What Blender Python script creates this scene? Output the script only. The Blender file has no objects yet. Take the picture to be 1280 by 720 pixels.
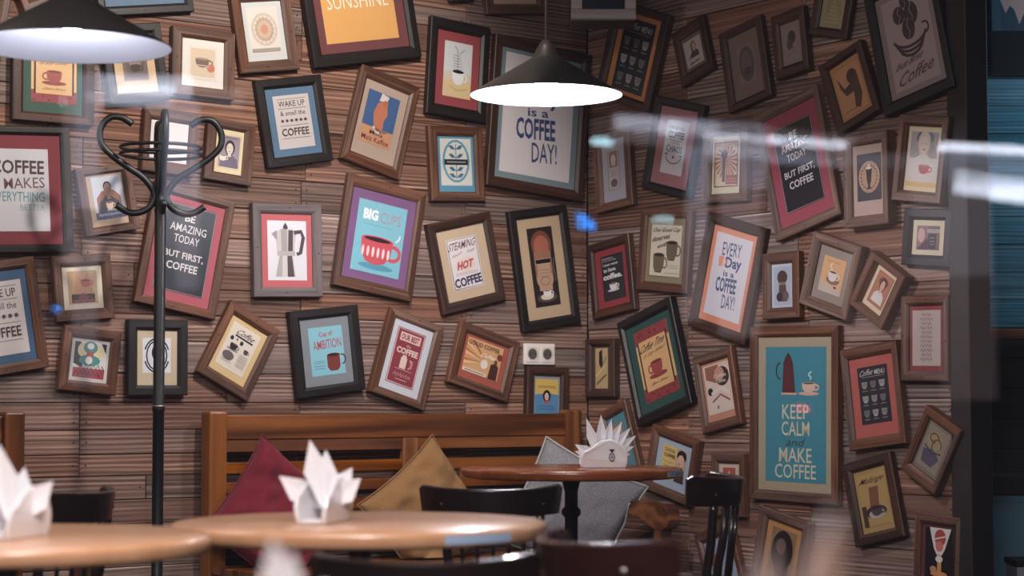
import bpy, bmesh, math, random
from mathutils import Vector, Matrix
R = math.radians
random.seed(7)
SC = bpy.context.scene
COL = SC.collection

# ------------------------------------------------------------------ camera, world, lights, exposure
cam_d = bpy.data.cameras.new('camera'); cam = bpy.data.objects.new('camera', cam_d); COL.objects.link(cam)
cam.location = (0, 0, .99)
cam.rotation_euler = (R(90) + math.atan(140 / 2500), 0, 0)
cam_d.sensor_width = 36; cam_d.lens = 2500 / 1280 * 36
cam_d.dof.use_dof = True; cam_d.dof.focus_distance = 7.1; cam_d.dof.aperture_fstop = 2.9
SC.camera = cam
SC.view_settings.view_transform = 'Standard'; SC.view_settings.look = 'None'
SC.view_settings.gamma = 1; SC.view_settings.use_curve_mapping = False
SC.view_settings.exposure = 0.16

w = bpy.data.worlds.new('world'); SC.world = w; w.use_nodes = True
w.node_tree.nodes['Background'].inputs[0].default_value = (.62, .64, .8, 1)
w.node_tree.nodes['Background'].inputs[1].default_value = .09

def light(name, kind, loc, power, color, size=.2, target=None, spot=None, blend=.3, size_y=None, shape=None):
    d = bpy.data.lights.new(name, kind); d.energy = power; d.color = color
    if kind == 'AREA':
        d.size = size
        if shape: d.shape = shape
        if size_y: d.shape = 'RECTANGLE'; d.size_y = size_y
    else: d.shadow_soft_size = size
    if kind == 'SPOT': d.spot_size = R(spot); d.spot_blend = blend
    o = bpy.data.objects.new(name, d); COL.objects.link(o); o.location = loc
    if target is not None:
        o.rotation_euler = (Vector(target) - Vector(loc)).to_track_quat('-Z', 'Y').to_euler()
    return o
# ceiling spot over the bench (out of frame above), a ceiling lamp further left, then added unseen fills for the front tables, napkins and blue wall
light('ceiling_spot', 'SPOT', (-.15, 5.9, 3.0), 170, (1, .89, .8), .07, (-1.0, 7.4, 1.55), 84, .5)
light('ceiling_lamp_glow', 'AREA', (-2.6, 4.6, 3.0), 26, (1, .88, .78), .6, (-1.8, 6.6, 1.4))
light('front_fill', 'AREA', (.1, 1.3, 2.9), 110, (1, .95, .97), .5, (0, 1.5, .7))
light('room_fill', 'AREA', (-.6, 3.0, 3.0), 62, (1, .92, .9), 1.6, (-.5, 4.2, .7))
light('side_room_fill', 'AREA', (3.3, 8.0, 2.5), 12, (.75, .86, 1), .3, (2.3, 8.6, 1.6))  # unseen fill added to brighten the blue planks beyond the post

# ------------------------------------------------------------------ helpers
def lin(h):
    h = h.lstrip('#')
    out = []
    for i in (0, 2, 4):
        c = int(h[i:i+2], 16) / 255
        out.append(c / 12.92 if c <= .04045 else ((c + .055) / 1.055) ** 2.4)
    return tuple(out) + (1,)

def tag(o, label=None, cat=None, group=None, kind=None):
    if label: o['label'] = label
    if cat: o['category'] = cat
    if group: o['group'] = group
    if kind: o['kind'] = kind
    return o

def empty(name, loc=(0, 0, 0), rz=0, mat=None):
    o = bpy.data.objects.new(name, None); COL.objects.link(o); o.empty_display_size = .1
    if mat is not None: o.matrix_world = mat
    else: o.location = loc; o.rotation_euler = (0, 0, rz)
    return o

def link(name, me, parent=None, loc=(0, 0, 0), rot=(0, 0, 0)):
    o = bpy.data.objects.new(name, me); COL.objects.link(o)
    if parent: o.parent = parent
    o.location = loc; o.rotation_euler = rot
    return o

def obj(name, bm, mats, parent=None, loc=(0, 0, 0), rot=(0, 0, 0), smooth=False, bevel=0, seg=2, subsurf=0):
    me = bpy.data.meshes.new(name)
    bmesh.ops.recalc_face_normals(bm, faces=bm.faces)
    bm.to_mesh(me); bm.free()
    for m in (mats if isinstance(mats, (list, tuple)) else [mats]): me.materials.append(m)
    if smooth:
        for p in me.polygons: p.use_smooth = True
    o = link(name, me, parent, loc, rot)
    if bevel:
        b = o.modifiers.new('bevel', 'BEVEL'); b.width = bevel; b.segments = seg; b.limit_method = 'ANGLE'; b.angle_limit = R(40)
    if subsurf:
        s = o.modifiers.new('sub', 'SUBSURF'); s.levels = s.render_levels = subsurf
    return o

def copy_tree(o, parent=None):
    c = o.copy(); COL.objects.link(c); c.parent = parent
    for ch in list(o.children): copy_tree(ch, c)
    return c

def box(bm, x0, x1, y0, y1, z0, z1, mi=0, M=None):
    vs = [bm.verts.new((x, y, z)) for x in (x0, x1) for y in (y0, y1) for z in (z0, z1)]
    if M is not None:
        for v in vs: v.co = M @ v.co
    for f in ((0, 1, 3, 2), (4, 6, 7, 5), (0, 4, 5, 1), (2, 3, 7, 6), (0, 2, 6, 4), (1, 5, 7, 3)):
        bm.faces.new([vs[i] for i in f]).material_index = mi
    return vs

def B(*a, **k):
    bm = bmesh.new(); box(bm, *a, **k); return bm

def lathe(bm, prof, n=32, c=(0, 0), mi=0):
    rings = []
    for r, z in prof:
        if r < 1e-5: rings.append([bm.verts.new((c[0], c[1], z))])
        else: rings.append([bm.verts.new((c[0] + r * math.cos(2*math.pi*i/n), c[1] + r * math.sin(2*math.pi*i/n), z)) for i in range(n)])
    for a, b in zip(rings, rings[1:]):
        for i in range(n):
            j = (i + 1) % n
            if len(a) == 1 and len(b) == 1: continue
            if len(a) == 1: f = [a[0], b[j], b[i]]
            elif len(b) == 1: f = [a[i], a[j], b[0]]
            else: f = [a[i], a[j], b[j], b[i]]
            bm.faces.new(f).material_index = mi

def spline(pts, n=6):
    P = [Vector(p) for p in pts]; out = []
    for i in range(len(P) - 1):
        p0 = P[max(i-1, 0)]; p1 = P[i]; p2 = P[i+1]; p3 = P[min(i+2, len(P)-1)]
        for k in range(n):
            t = k / n
            out.append(.5 * ((2*p1) + (p2-p0)*t + (2*p0-5*p1+4*p2-p3)*t*t + (3*p1-p0-3*p2+p3)*t**3))
    out.append(P[-1]); return out

def tube(bm, pts, r, n=10, closed=False, mi=0):
    P = [Vector(p) for p in pts]; rings = []
    rr = r if isinstance(r, (list, tuple)) else [r] * len(P)
    up = Vector((0, 0, 1)); last = None
    for i, p in enumerate(P):
        if closed: t = (P[(i+1) % len(P)] - P[i-1]).normalized()
        else: t = (P[min(i+1, len(P)-1)] - P[max(i-1, 0)]).normalized()
        if last is None:
            a = t.cross(up)
            if a.length < .05: a = t.cross(Vector((1, 0, 0)))
            a.normalize()
        else:
            a = (last - t * last.dot(t)).normalized()
        last = a; b = t.cross(a)
        rings.append([bm.verts.new(p + (a*math.cos(2*math.pi*k/n) + b*math.sin(2*math.pi*k/n)) * rr[i]) for k in range(n)])
    m = len(rings)
    for i in range(m if closed else m - 1):
        A, Bq = rings[i], rings[(i+1) % m]
        for k in range(n):
            bm.faces.new([A[k], A[(k+1) % n], Bq[(k+1) % n], Bq[k]]).material_index = mi
    if not closed:
        bm.faces.new(rings[0][::-1]).material_index = mi; bm.faces.new(rings[-1]).material_index = mi

# ------------------------------------------------------------------ materials
def nt(name):
    m = bpy.data.materials.new(name); m.use_nodes = True
    t = m.node_tree; b = t.nodes['Principled BSDF']
    return m, t, b, t.nodes.new, t.links.new

def plain(name, col, rough=.5, metal=0, coat=0, noise=0, nscale=60, bump=0, sheen=0):
    m, t, b, N, L = nt(name)
    c = lin(col) if isinstance(col, str) else col
    b.inputs['Base Color'].default_value = c; b.inputs['Roughness'].default_value = rough
    b.inputs['Metallic'].default_value = metal; b.inputs['Coat Weight'].default_value = coat
    b.inputs['Sheen Weight'].default_value = sheen
    if noise or bump:
        tc = N('ShaderNodeTexCoord'); n = N('ShaderNodeTexNoise'); n.inputs['Scale'].default_value = nscale; n.inputs['Detail'].default_value = 5
        L(tc.outputs['Object'], n.inputs['Vector'])
        mx = N('ShaderNodeMix'); mx.data_type = 'RGBA'
        mx.inputs[6].default_value = tuple(v*(1-noise) for v in c[:3]) + (1,); mx.inputs[7].default_value = tuple(min(1, v*(1+noise)) for v in c[:3]) + (1,)
        L(n.outputs['Fac'], mx.inputs[0]); L(mx.outputs[2], b.inputs['Base Color'])
        if bump:
            bp = N('ShaderNodeBump'); bp.inputs['Strength'].default_value = bump; bp.inputs['Distance'].default_value = .002
            L(n.outputs['Fac'], bp.inputs['Height']); L(bp.outputs['Normal'], b.inputs['Normal'])
    return m

def wood(name, cols, rough=.6, grain=(1.5, 22, 22), rings=.0, var=.5, bump=.3, coat=0, huevar=.02, fine=.35, spec=.5):
    """grain along local X; per-object random offset and tint"""
    m, t, b, N, L = nt(name)
    tc = N('ShaderNodeTexCoord'); oi = N('ShaderNodeObjectInfo')
    mul = N('ShaderNodeVectorMath'); mul.operation = 'MULTIPLY_ADD'
    cmb = N('ShaderNodeCombineXYZ')
    s1 = N('ShaderNodeMath'); s1.operation = 'MULTIPLY'; s1.inputs[1].default_value = 37.3
    s2 = N('ShaderNodeMath'); s2.operation = 'MULTIPLY'; s2.inputs[1].default_value = 91.7
    L(oi.outputs['Random'], s1.inputs[0]); L(oi.outputs['Random'], s2.inputs[0])
    L(s1.outputs[0], cmb.inputs[0]); L(s2.outputs[0], cmb.inputs[2])
    mul.inputs[1].default_value = (1, 1, 1)
    L(tc.outputs['Object'], mul.inputs[0]); L(cmb.outputs[0], mul.inputs[2])
    def noise(sc, det, dis, rg=.5):
        mp = N('ShaderNodeMapping'); mp.inputs['Scale'].default_value = sc; L(mul.outputs[0], mp.inputs[0])
        n = N('ShaderNodeTexNoise'); n.inputs['Scale'].default_value = 1; n.inputs['Detail'].default_value = det
        n.inputs['Distortion'].default_value = dis; n.inputs['Roughness'].default_value = rg
        L(mp.outputs[0], n.inputs['Vector']); return n
    n1 = noise(grain, 3, .6)
    n2 = noise((grain[0]*2.2, grain[1]*5, grain[2]*5), 4, .2, .65)
    n3 = noise((grain[0]*.35, 7, 7), 1, .15)
    val = n1.outputs['Fac']
    if rings < 0:
        mpw = N('ShaderNodeMapping'); mpw.inputs['Scale'].default_value = (2.2, -rings, -rings); L(mul.outputs[0], mpw.inputs[0])
        wv = N('ShaderNodeTexWave'); wv.bands_direction = 'Z'; wv.inputs['Scale'].default_value = 1; wv.inputs['Distortion'].default_value = 9; wv.inputs['Detail'].default_value = 3; wv.inputs['Detail Scale'].default_value = .33; wv.inputs['Detail Roughness'].default_value = .55
        L(mpw.outputs[0], wv.inputs['Vector'])
        nm = noise((grain[0]*1.5, 11, 11), 2, .4); am = N('ShaderNodeMapRange'); am.inputs[1].default_value = .38; am.inputs[2].default_value = .68; am.inputs[3].default_value = .04; am.inputs[4].default_value = .42; L(nm.outputs['Fac'], am.inputs[0])
        mw = N('ShaderNodeMix'); L(am.outputs[0], mw.inputs[0]); L(n1.outputs['Fac'], mw.inputs[2]); L(wv.outputs['Fac'], mw.inputs[3]); val = mw.outputs[0]
    if rings > 0:
        mm = N('ShaderNodeMath'); mm.operation = 'MULTIPLY'; mm.inputs[1].default_value = rings
        L(n3.outputs['Fac'], mm.inputs[0])
        sn = N('ShaderNodeMath'); sn.operation = 'SINE'; L(mm.outputs[0], sn.inputs[0])
        ma = N('ShaderNodeMapRange'); ma.inputs[1].default_value = -1; ma.inputs[2].default_value = 1; L(sn.outputs[0], ma.inputs[0])
        mi = N('ShaderNodeMix'); mi.inputs[0].default_value = .55; L(n1.outputs['Fac'], mi.inputs[2]); L(ma.outputs[0], mi.inputs[3])
        val = mi.outputs[0]
    mi2 = N('ShaderNodeMix'); mi2.inputs[0].default_value = fine; L(val, mi2.inputs[2]); L(n2.outputs['Fac'], mi2.inputs[3])
    cr = N('ShaderNodeValToRGB'); L(mi2.outputs[0], cr.inputs[0])
    e = cr.color_ramp.elements; e[0].position = .3; e[0].color = lin(cols[0]); e[1].position = .72; e[1].color = lin(cols[-1])
    for k, c in enumerate(cols[1:-1]):
        x = e.new(.3 + .42 * (k+1) / (len(cols)-1)); x.color = lin(c)
    hs = N('ShaderNodeHueSaturation'); L(cr.outputs[0], hs.inputs['Color'])
    mr = N('ShaderNodeMapRange'); mr.inputs[3].default_value = 1-var*.5; mr.inputs[4].default_value = 1+var*.5; L(oi.outputs['Random'], mr.inputs[0]); L(mr.outputs[0], hs.inputs['Value'])
    fr = N('ShaderNodeMath'); fr.operation = 'MULTIPLY'; fr.inputs[1].default_value = 13.7; L(oi.outputs['Random'], fr.inputs[0])
    fr2 = N('ShaderNodeMath'); fr2.operation = 'FRACT'; L(fr.outputs[0], fr2.inputs[0])
    mr2 = N('ShaderNodeMapRange'); mr2.inputs[3].default_value = 1-var*.55; mr2.inputs[4].default_value = 1+var*.35; L(fr2.outputs[0], mr2.inputs[0]); L(mr2.outputs[0], hs.inputs['Saturation'])
    L(hs.outputs[0], b.inputs['Base Color'])
    b.inputs['Roughness'].default_value = rough; b.inputs['Coat Weight'].default_value = coat; b.inputs['Coat Roughness'].default_value = .15
    b.inputs['Specular IOR Level'].default_value = spec
    bp = N('ShaderNodeBump'); bp.inputs['Strength'].default_value = bump; bp.inputs['Distance'].default_value = .003
    L(mi2.outputs[0], bp.inputs['Height']); L(bp.outputs['Normal'], b.inputs['Normal'])
    return m

def emit(name, col, s):
    m, t, b, N, L = nt(name)
    b.inputs['Base Color'].default_value = (0, 0, 0, 1); b.inputs['Emission Color'].default_value = lin(col); b.inputs['Emission Strength'].default_value = s
    return m

M = {}
M['plank'] = wood('reclaimed_plank', ['2c1e19', '664a3e', '8c6c5f', 'c19f8c'], .75, (.8, 60, 60), rings=-20, var=.66, bump=.9, fine=.42)
M['blue_plank'] = wood('blue_washed_plank', ['1a4a5e', '3a7f96', '6ba2b2'], .7, (1.2, 30, 30), rings=-20, var=.3, bump=.5)
M['backing'] = plain('wall_backing', '120c0a', .9)
M['nail'] = plain('nail_head', '1a1210', .6, .3)
M['f_b'] = wood('walnut_frame', ['2c1912', '5e3d2d', '8c6350'], .5, (2, 50, 50), var=.4, fine=.45)
M['f_l'] = wood('greyed_oak_frame', ['3c2a22', '705547', '9c8070'], .6, (2, 50, 50), var=.3, fine=.45)
M['f_d'] = wood('dark_brown_frame', ['1c0f0b', '3c241b', '62402f'], .5, (2, 50, 50), var=.3, fine=.45)
M['f_k'] = wood('black_frame', ['100b0a', '1b1514', '282120'], .5, (2, 40, 40), var=.25)
M['f_g'] = wood('grey_frame', ['4c4345', '665b5c', '7a6e6f'], .6, (2, 40, 40), var=.2)
M['f_w'] = wood('whitewashed_wood', ['7b6f70', '9b8f90', 'b5a9a9'], .7, (2, 40, 40), var=.2)
m, t, b, N, L = nt('print_ink')
at = N('ShaderNodeVertexColor'); at.layer_name = 'Col'; hs_ = N('ShaderNodeHueSaturation'); hs_.inputs['Saturation'].default_value = .86; hs_.inputs['Value'].default_value = .95; L(at.outputs[0], hs_.inputs['Color']); L(hs_.outputs[0], b.inputs['Base Color']); b.inputs['Roughness'].default_value = .38
M['ink'] = m
M['bench'] = wood('orange_stained_pine', ['4a2409', '723d14', '8f5424'], .38, (1.2, 16, 16), rings=20, var=.22, bump=.1, coat=.25)
M['table'] = wood('varnished_tabletop', ['bd8258', 'd39a70', 'dfa982'], .32, (1.2, 9, 9), var=.1, bump=.03, coat=.5)
M['table_d'] = wood('dark_varnished_tabletop', ['6b3216', '8a4824', 'a05a32'], .25, (1.2, 9, 9), var=.1, bump=.03, coat=.6)
M['chair'] = plain('dark_lacquered_bentwood', '1c100e', .28, coat=.5)
M['chair_r'] = plain('mahogany_lacquered_bentwood', '2f1411', .2, coat=.6)
M['iron'] = plain('black_iron', '0a0b10', .45)
M['shade_out'] = plain('dark_lampshade_enamel', '3a3634', .42, .3)
M['shade_in'] = plain('white_lampshade_lining', 'f0f2ff', .5)
M['brass'] = plain('pale_metal', '9a9088', .35, .8)
M['bulb_front'] = emit('front_glowing_bulb', 'f4f0f8', 55)
M['bulb_low'] = emit('low_glowing_bulb', 'eef0ff', 120)
M['bulb_dim'] = emit('dimmer_glowing_bulb', 'eef0ff', 95)
M['bulb'] = emit('glowing_bulb', 'f6f2fa', 640)
M['ceramic'] = plain('white_glazed_ceramic', 'eeeaec', .2, coat=.5)
M['paper'] = plain('white_paper_napkin', 'f2eff3', .8)
M['black_ink'] = plain('black_print', '15151c', .5)
M['plastic'] = plain('white_socket_plastic', 'e9e2dc', .35)
M['hole'] = plain('socket_recess', '5a5450', .5)
M['red'] = plain('red_cushion_cloth', '64091d', .95, noise=.3, nscale=120, bump=.7, sheen=.08)
M['tan'] = plain('tan_linen_cloth', '84603a', .95, noise=.22, nscale=150, bump=.7, sheen=.05)
M['grey'] = plain('grey_melange_cloth', '7e7c80', .95, noise=.7, nscale=170, bump=.6, sheen=.05)
M['piping'] = plain('pale_piping', 'a5a2a4', .9)
M['floor'] = wood('dark_floorboards', ['1c100b', '2c1a12', '3a2318'], .5, (1.2, 14, 14), var=.3, bump=.2)
M['paint'] = plain('dark_ceiling_paint', '2a2422', .9, noise=.1, nscale=8)
M['post'] = wood('dark_brown_post', ['100807', '1a0e0b', '261612'], .6, (2, 30, 30), var=.1)
M['sticker'] = plain('pale_blue_sticker', 'a9bbd6', .4)
M['padc'] = plain('pale_blue_cabinet_paint', '6f97a8', .5, noise=.15, nscale=12)

# ------------------------------------------------------------------ the setting
PHL = 0.63968069; CORNER = (0.3154, 8.3)
WL = Matrix.Translation((*CORNER, 0)) @ Matrix.Rotation(PHL, 4, 'Z')                    # x: along the wall seen from the room, y: into the wall
WR = Matrix.Translation((*CORNER, 0)) @ Matrix.Rotation(PHL - math.pi/2, 4, 'Z')
def lw(a, n, z, W=None):                                                                # wall coordinates -> world (n = distance off the wall)
    return (W or WL) @ Vector((a, -n, z))

fl = obj('floor', B(-6, 5, -1.2, 10.5, -.1, -.02), M['floor']); tag(fl, kind='structure')
ce = obj('ceiling', B(-6, 5, -1.2, 10.5, 3.1, 3.2), M['paint']); tag(ce, kind='structure')
wall_left = obj('wall_left', B(-6.5, .12, .024, .12, -.02, 3.1), M['backing']); wall_left.matrix_world = WL; tag(wall_left, kind='structure')
wall_right = obj('wall_right', B(0, 1.97, .024, .12, -.02, 3.1), M['backing']); wall_right.matrix_world = WR; tag(wall_right, kind='structure')
wall_back = obj('wall_back', B(1.0, 5, .02, .1, -.02, 3.1), M['backing'], loc=(0, 8.6, 0)); tag(wall_back, kind='structure')

def plank(parent, a0, a1, z0, z1, mat, nails=True, proud=.0, th=.02):
    bm = bmesh.new(); g = .0012; c = ((a0+a1)/2, (z0+z1)/2); hx = (a1-a0)/2 - g; hz = (z1-z0)/2 - g
    ch = .0022
    # front face with a chamfered edge, open to the back
    o = [bm.verts.new((sx*hx, 0, sz*hz)) for sx, sz in ((-1,-1),(1,-1),(1,1),(-1,1))]
    m_ = [bm.verts.new((sx*hx, -th+ch, sz*hz)) for sx, sz in ((-1,-1),(1,-1),(1,1),(-1,1))]
    f_ = [bm.verts.new((sx*(hx-ch), -th, sz*(hz-ch))) for sx, sz in ((-1,-1),(1,-1),(1,1),(-1,1))]
    for A_, B_ in ((o, m_), (m_, f_)):
        for i in range(4): bm.faces.new([A_[i], A_[(i+1) % 4], B_[(i+1) % 4], B_[i]])
    bm.faces.new(f_)
    if nails:
        for sx in (-1, 1):
            for sz in ((-.45, .45) if hz > .042 else (0,)):
                cx, cz, r = sx*(hx-.022), sz*hz, .0035
                bm.faces.new([bm.verts.new((cx+r*math.cos(k*math.pi/3), -th-.0004, cz+r*math.sin(k*math.pi/3))) for k in range(6)]).material_index = 1
    me = bpy.data.meshes.new('plank'); bm.normal_update(); bm.to_mesh(me); bm.free()
    me.materials.append(M[mat]); me.materials.append(M['nail'])
    return link('plank', me, parent, (c[0], .022 - proud, c[1]))

rr = random.Random(11)
def clad(parent, a0, a1, seams, ztop=3.1, zbot=0.0, mat='plank'):
    z = zbot
    while z < ztop - .03:
        h = rr.choice((.075, .085, .095, .095, .105, .115)); z1 = min(z + h, ztop)
        cuts = [a0, a1] + [s for s in seams if rr.random() < .82]
        segs = sorted(cuts)
        full = [segs[0]]
        for s in segs[1:]:
            while s - full[-1] > 1.25:
                full.append(full[-1] + rr.uniform(.5, 1.1))
            if s - full[-1] > .06: full.append(s)
            else: full[-1] = s
        for p, q in zip(full, full[1:]): plank(parent, p, q, z, z1, mat, proud=rr.uniform(0, .004))
        z = z1
clad(wall_left, -4.2, -.003, (-3.1, -2.261, -1.379, -.62))
for k in range(14): plank(wall_left, -6.5, -4.2, k*.22, (k+1)*.22, 'plank', False)
clad(wall_right, .001, 1.965, (.62, 1.28))
rr = random.Random(5); z = 1.3
while z < 3.05:
    plank(wall_back, 1.0, 2.9, z, min(z+.12, 3.1), 'blue_plank'); plank(wall_back, 2.9, 5, z, min(z+.12, 3.1), 'blue_plank'); z += .12
for k in range(10): plank(wall_back, 1.0, 5, k*.13, (k+1)*.13, 'post', False)

# post that closes the stub wall, skirting boards
pst = obj('trim_1', B(1.968, 2.055, -.03, .08, 0, 3.1), M['post'], bevel=.006); pst.matrix_world = WR; tag(pst, kind='structure')
pst2 = obj('trim_2', B(1.966, 1.9675, -.012, .02, 0, 3.1), M['f_d'], bevel=.004); pst2.matrix_world = WR; tag(pst2, kind='structure')
bb = obj('baseboard_left', B(-6.5, -.03, -.02, -.002, 0, .09), M['post'], bevel=.003); bb.matrix_world = WL; tag(bb, kind='structure')
bb = obj('baseboard_right', B(.03, 1.92, -.02, -.002, 0, .09), M['post'], bevel=.003); bb.matrix_world = WR; tag(bb, kind='structure')

# ------------------------------------------------------------------ prints (flat pictures) drawn as thin layers
_fc = {}
def glyphs(txt, bold):
    if set(txt) & set('MWNKAV'): bold = min(bold, .006)
    k = (txt, bold)
    if k in _fc: return _fc[k]
    c = bpy.data.curves.new('t', 'FONT'); c.body = txt; c.offset = bold; c.resolution_u = 2; c.fill_mode = 'FRONT'
    o = bpy.data.objects.new('t', c); COL.objects.link(o)
    me = bpy.data.meshes.new_from_object(o.evaluated_get(bpy.context.evaluated_depsgraph_get()))
    vs = [(v.co.x, v.co.y) for v in me.vertices]; fs = [tuple(p.vertices) for p in me.polygons]
    bpy.data.objects.remove(o); bpy.data.curves.remove(c); bpy.data.meshes.remove(me)
    x0 = min(v[0] for v in vs); x1 = max(v[0] for v in vs); y0 = min(v[1] for v in vs); y1 = max(v[1] for v in vs)
    vs = [((x-x0)/(x1-x0) - .5, (y-y0)/(y1-y0) - .5) for x, y in vs]
    _fc[k] = (vs, fs); return _fc[k]

class Art:
    def __init__(s, w, h): s.w, s.h, s.v, s.f, s.c, s.k, s.tx, s.tx_groups = w, h, [], [], [], 0, set(), []
    def poly(s, pts, col):
        s.k += 1; y = -.0006 - s.k*.00007; i = len(s.v)
        s.v += [((x-.5)*s.w, y, (z-.5)*s.h) for x, z in pts]; s.f.append(tuple(range(i, i+len(pts)))); s.c.append(lin(col))
        return s
    p = poly
    def r(s, x0, y0, x1, y1, col): return s.poly([(x0,y0),(x1,y0),(x1,y1),(x0,y1)], col)
    def e(s, cx, cy, rx, ry, col, n=18, a0=0, a1=360):
        return s.poly([(cx+rx*math.cos(R(a0+(a1-a0)*i/(n if a1-a0<360 else n))), cy+ry*math.sin(R(a0+(a1-a0)*i/n))) for i in range(n + (a1-a0 < 360))], col)
    def l(s, pts, w, col):                                  # stroke, w in units of print width
        s.k += 1; y = -.0006 - s.k*.00007; P = [Vector((x*s.w, z*s.h)) for x, z in pts]; i0 = len(s.v)
        for i, q in enumerate(P):
            t = P[min(i+1, len(P)-1)] - P[max(i-1, 0)]
            n = Vector((-t.y, t.x)).normalized() * w * s.w / 2 if t.length else Vector((0, 0))
            for a in (q+n, q-n): s.v.append((a.x - .5*s.w, y, a.y - .5*s.h))
        for i in range(len(P)-1):
            a = i0+2*i; s.f.append((a, a+1, a+3, a+2)); s.c.append(lin(col))
        return s
    def arc(s, cx, cy, rx, ry, a0, a1, w, col, n=14):
        return s.l([(cx+rx*math.cos(R(a0+(a1-a0)*i/n)), cy+ry*math.sin(R(a0+(a1-a0)*i/n))) for i in range(n+1)], w, col)
    def box(s, x0, y0, x1, y1, w, col): return s.l([(x0,y0),(x1,y0),(x1,y1),(x0,y1),(x0,y0),(x0+.001,y0)], w, col)
    def t(s, txt, cx, cy, w, h, col, bold=0, rot=0, sh=0, arch=0):
        s.k += 1; y = -.0006 - s.k*.00007; vs, fs = glyphs(txt, bold); i0 = len(s.v); c_, s_ = math.cos(R(rot)), math.sin(R(rot))
        for x, z in vs:
            X = (x + sh*z)*w*s.w; Z = z*h*s.h - arch*s.h*(x*x*4)
            s.v.append((X*c_ - Z*s_ + (cx-.5)*s.w, y, X*s_ + Z*c_ + (cy-.5)*s.h))
        s.tx_groups.append(list(range(len(s.f), len(s.f)+len(fs))))
        for f in fs: s.tx.add(len(s.f)); s.f.append(tuple(a+i0 for a in f)); s.c.append(lin(col))
        return s
    def scr(s, cx, cy, w, h, col, n=9, lw_=.02):              # a line of writing too small to read
        return s.l([(cx-w/2+w*i/(2*n), cy+h/2*(1 if i % 2 else -1)*(.5+.5*abs(math.sin(i*2.3)))) for i in range(2*n+1)], lw_, col)
    def lines(s, x0, x1, ys, w, col):
        for q in ys: s.l([(x0, q), (x1, q)], w, col)
        return s
    def cup(s, cx, cy, w, h, col, dark='3a2018', side=1, saucer=None, lip=None):
        if saucer: s.e(cx, cy-h*.5, w*.8, h*.18, saucer)
        s.arc(cx+side*w*.52, cy+h*.02, w*.22, h*.26, 0, 360, w*.1, col)
        s.poly([(cx-w*.5, cy+h*.42), (cx-w*.46, cy-h*.1), (cx-w*.3, cy-h*.42), (cx, cy-h*.52), (cx+w*.3, cy-h*.42), (cx+w*.46, cy-h*.1), (cx+w*.5, cy+h*.42)], col)
        s.e(cx, cy+h*.42, w*.5, h*.12, lip or col); s.e(cx, cy+h*.42, w*.42, h*.08, dark); return s
    def person(s, cx, cy, w, h, hair, skin, top, hw=.27):           # a plain bust
        s.poly([(cx-w*.5, cy-h*.5), (cx-w*.44, cy-h*.2), (cx-w*.14, cy-h*.04), (cx+w*.14, cy-h*.04), (cx+w*.44, cy-h*.2), (cx+w*.5, cy-h*.5)], top)
        s.e(cx, cy+h*(.2 if hw > .22 else .26), w*hw, h*(.27 if hw > .22 else .15), hair); s.poly([(cx-w*.07, cy), (cx+w*.07, cy), (cx+w*.1, cy-h*.12), (cx-w*.1, cy-h*.12)], skin)
        s.e(cx, cy+h*.16, w*.18, h*.2, skin); s.l([(cx-w*.06, cy+h*.06), (cx+w*.06, cy+h*.06)], w*.03, 'a02020')
        for q in (-1, 1): s.e(cx+q*w*.07, cy+h*.19, w*.02, h*.015, '201010', 8)
        return s
    def bean(s, cx, cy, rx, ry, col, line):
        s.e(cx, cy, rx, ry, col); s.l([(cx+rx*.2, cy+ry*.95), (cx-rx*.2, cy+ry*.3), (cx+rx*.2, cy-ry*.3), (cx-rx*.2, cy-ry*.95)], rx*.18, line); return s
    def steam(s, cx, cy, h, w, col, lw_=.02):
        s.l([(cx + w*math.sin(i*.9), cy + h*i/9) for i in range(10)], lw_, col); return s
    def menu(s, hw):
        s.t('Coffee', .3, .9, .44, .1, 'c9c4c4', 0, 3, .2).t('MENU', .74, .89, .34, .085, 'c9c4c4', .02)
        s.l([(.12,.82),(.9,.82)], .01, 'a09c9c')
        for i in range(3):
            for j in range(3):
                cx, cy = .2+.3*i, .68-.25*j
                s.poly([(cx-.1, cy+.06), (cx-.09, cy-.01), (cx-.05, cy-.06), (cx+.05, cy-.06), (cx+.09, cy-.01), (cx+.1, cy+.06)], ('8d8787', 'a39c9b', '6f6a6b')[(i*2+j) % 3])
                s.lines(cx-.08, cx+.08, (cy+.03, cy), .012, '55504f'); s.l([(cx-.09, cy-.1), (cx+.09, cy-.1)], .02, '8a8585')
        return s
    def lettering(s, par):
        if not s.tx: return
        for grp in s.tx_groups: s._let(par, grp)
    def _let(s, par, ids):
        mp = {}; v = []; f = []
        for i in ids:
            for a in s.f[i]:
                if a not in mp: mp[a] = len(v); v.append(s.v[a])
            f.append(tuple(mp[a] for a in s.f[i]))
        me = bpy.data.meshes.new('lettering'); me.from_pydata(v, [], f)
        ca = me.color_attributes.new('Col', 'FLOAT_COLOR', 'CORNER')
        for p, i in zip(me.polygons, ids):
            for li in p.loop_indices: ca.data[li].color = s.c[i]
        me.materials.append(M['ink']); link('lettering', me, par)
    def mesh(s, bg, th=.0012):
        keep = [i for i in range(len(s.f)) if i not in s.tx]
        n = len(s.v); hw, hh = s.w/2, s.h/2
        v = s.v + [(x, y, z) for y in (0, -.0006) for x, z in ((-hw,-hh),(hw,-hh),(hw,hh),(-hw,hh))]
        f = [s.f[i] for i in keep] + [(n, n+1, n+2, n+3), (n+4, n+5, n+6, n+7)] + [(n+i, n+(i+1) % 4, n+4+(i+1) % 4, n+4+i) for i in range(4)]
        c = [s.c[i] for i in keep] + [lin(bg)] * 6
        me = bpy.data.meshes.new('print'); me.from_pydata(v, [], f)
        ca = me.color_attributes.new('Col', 'FLOAT_COLOR', 'CORNER')
        for p, col in zip(me.polygons, c):
            for li in p.loop_indices: ca.data[li].color = col
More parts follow.
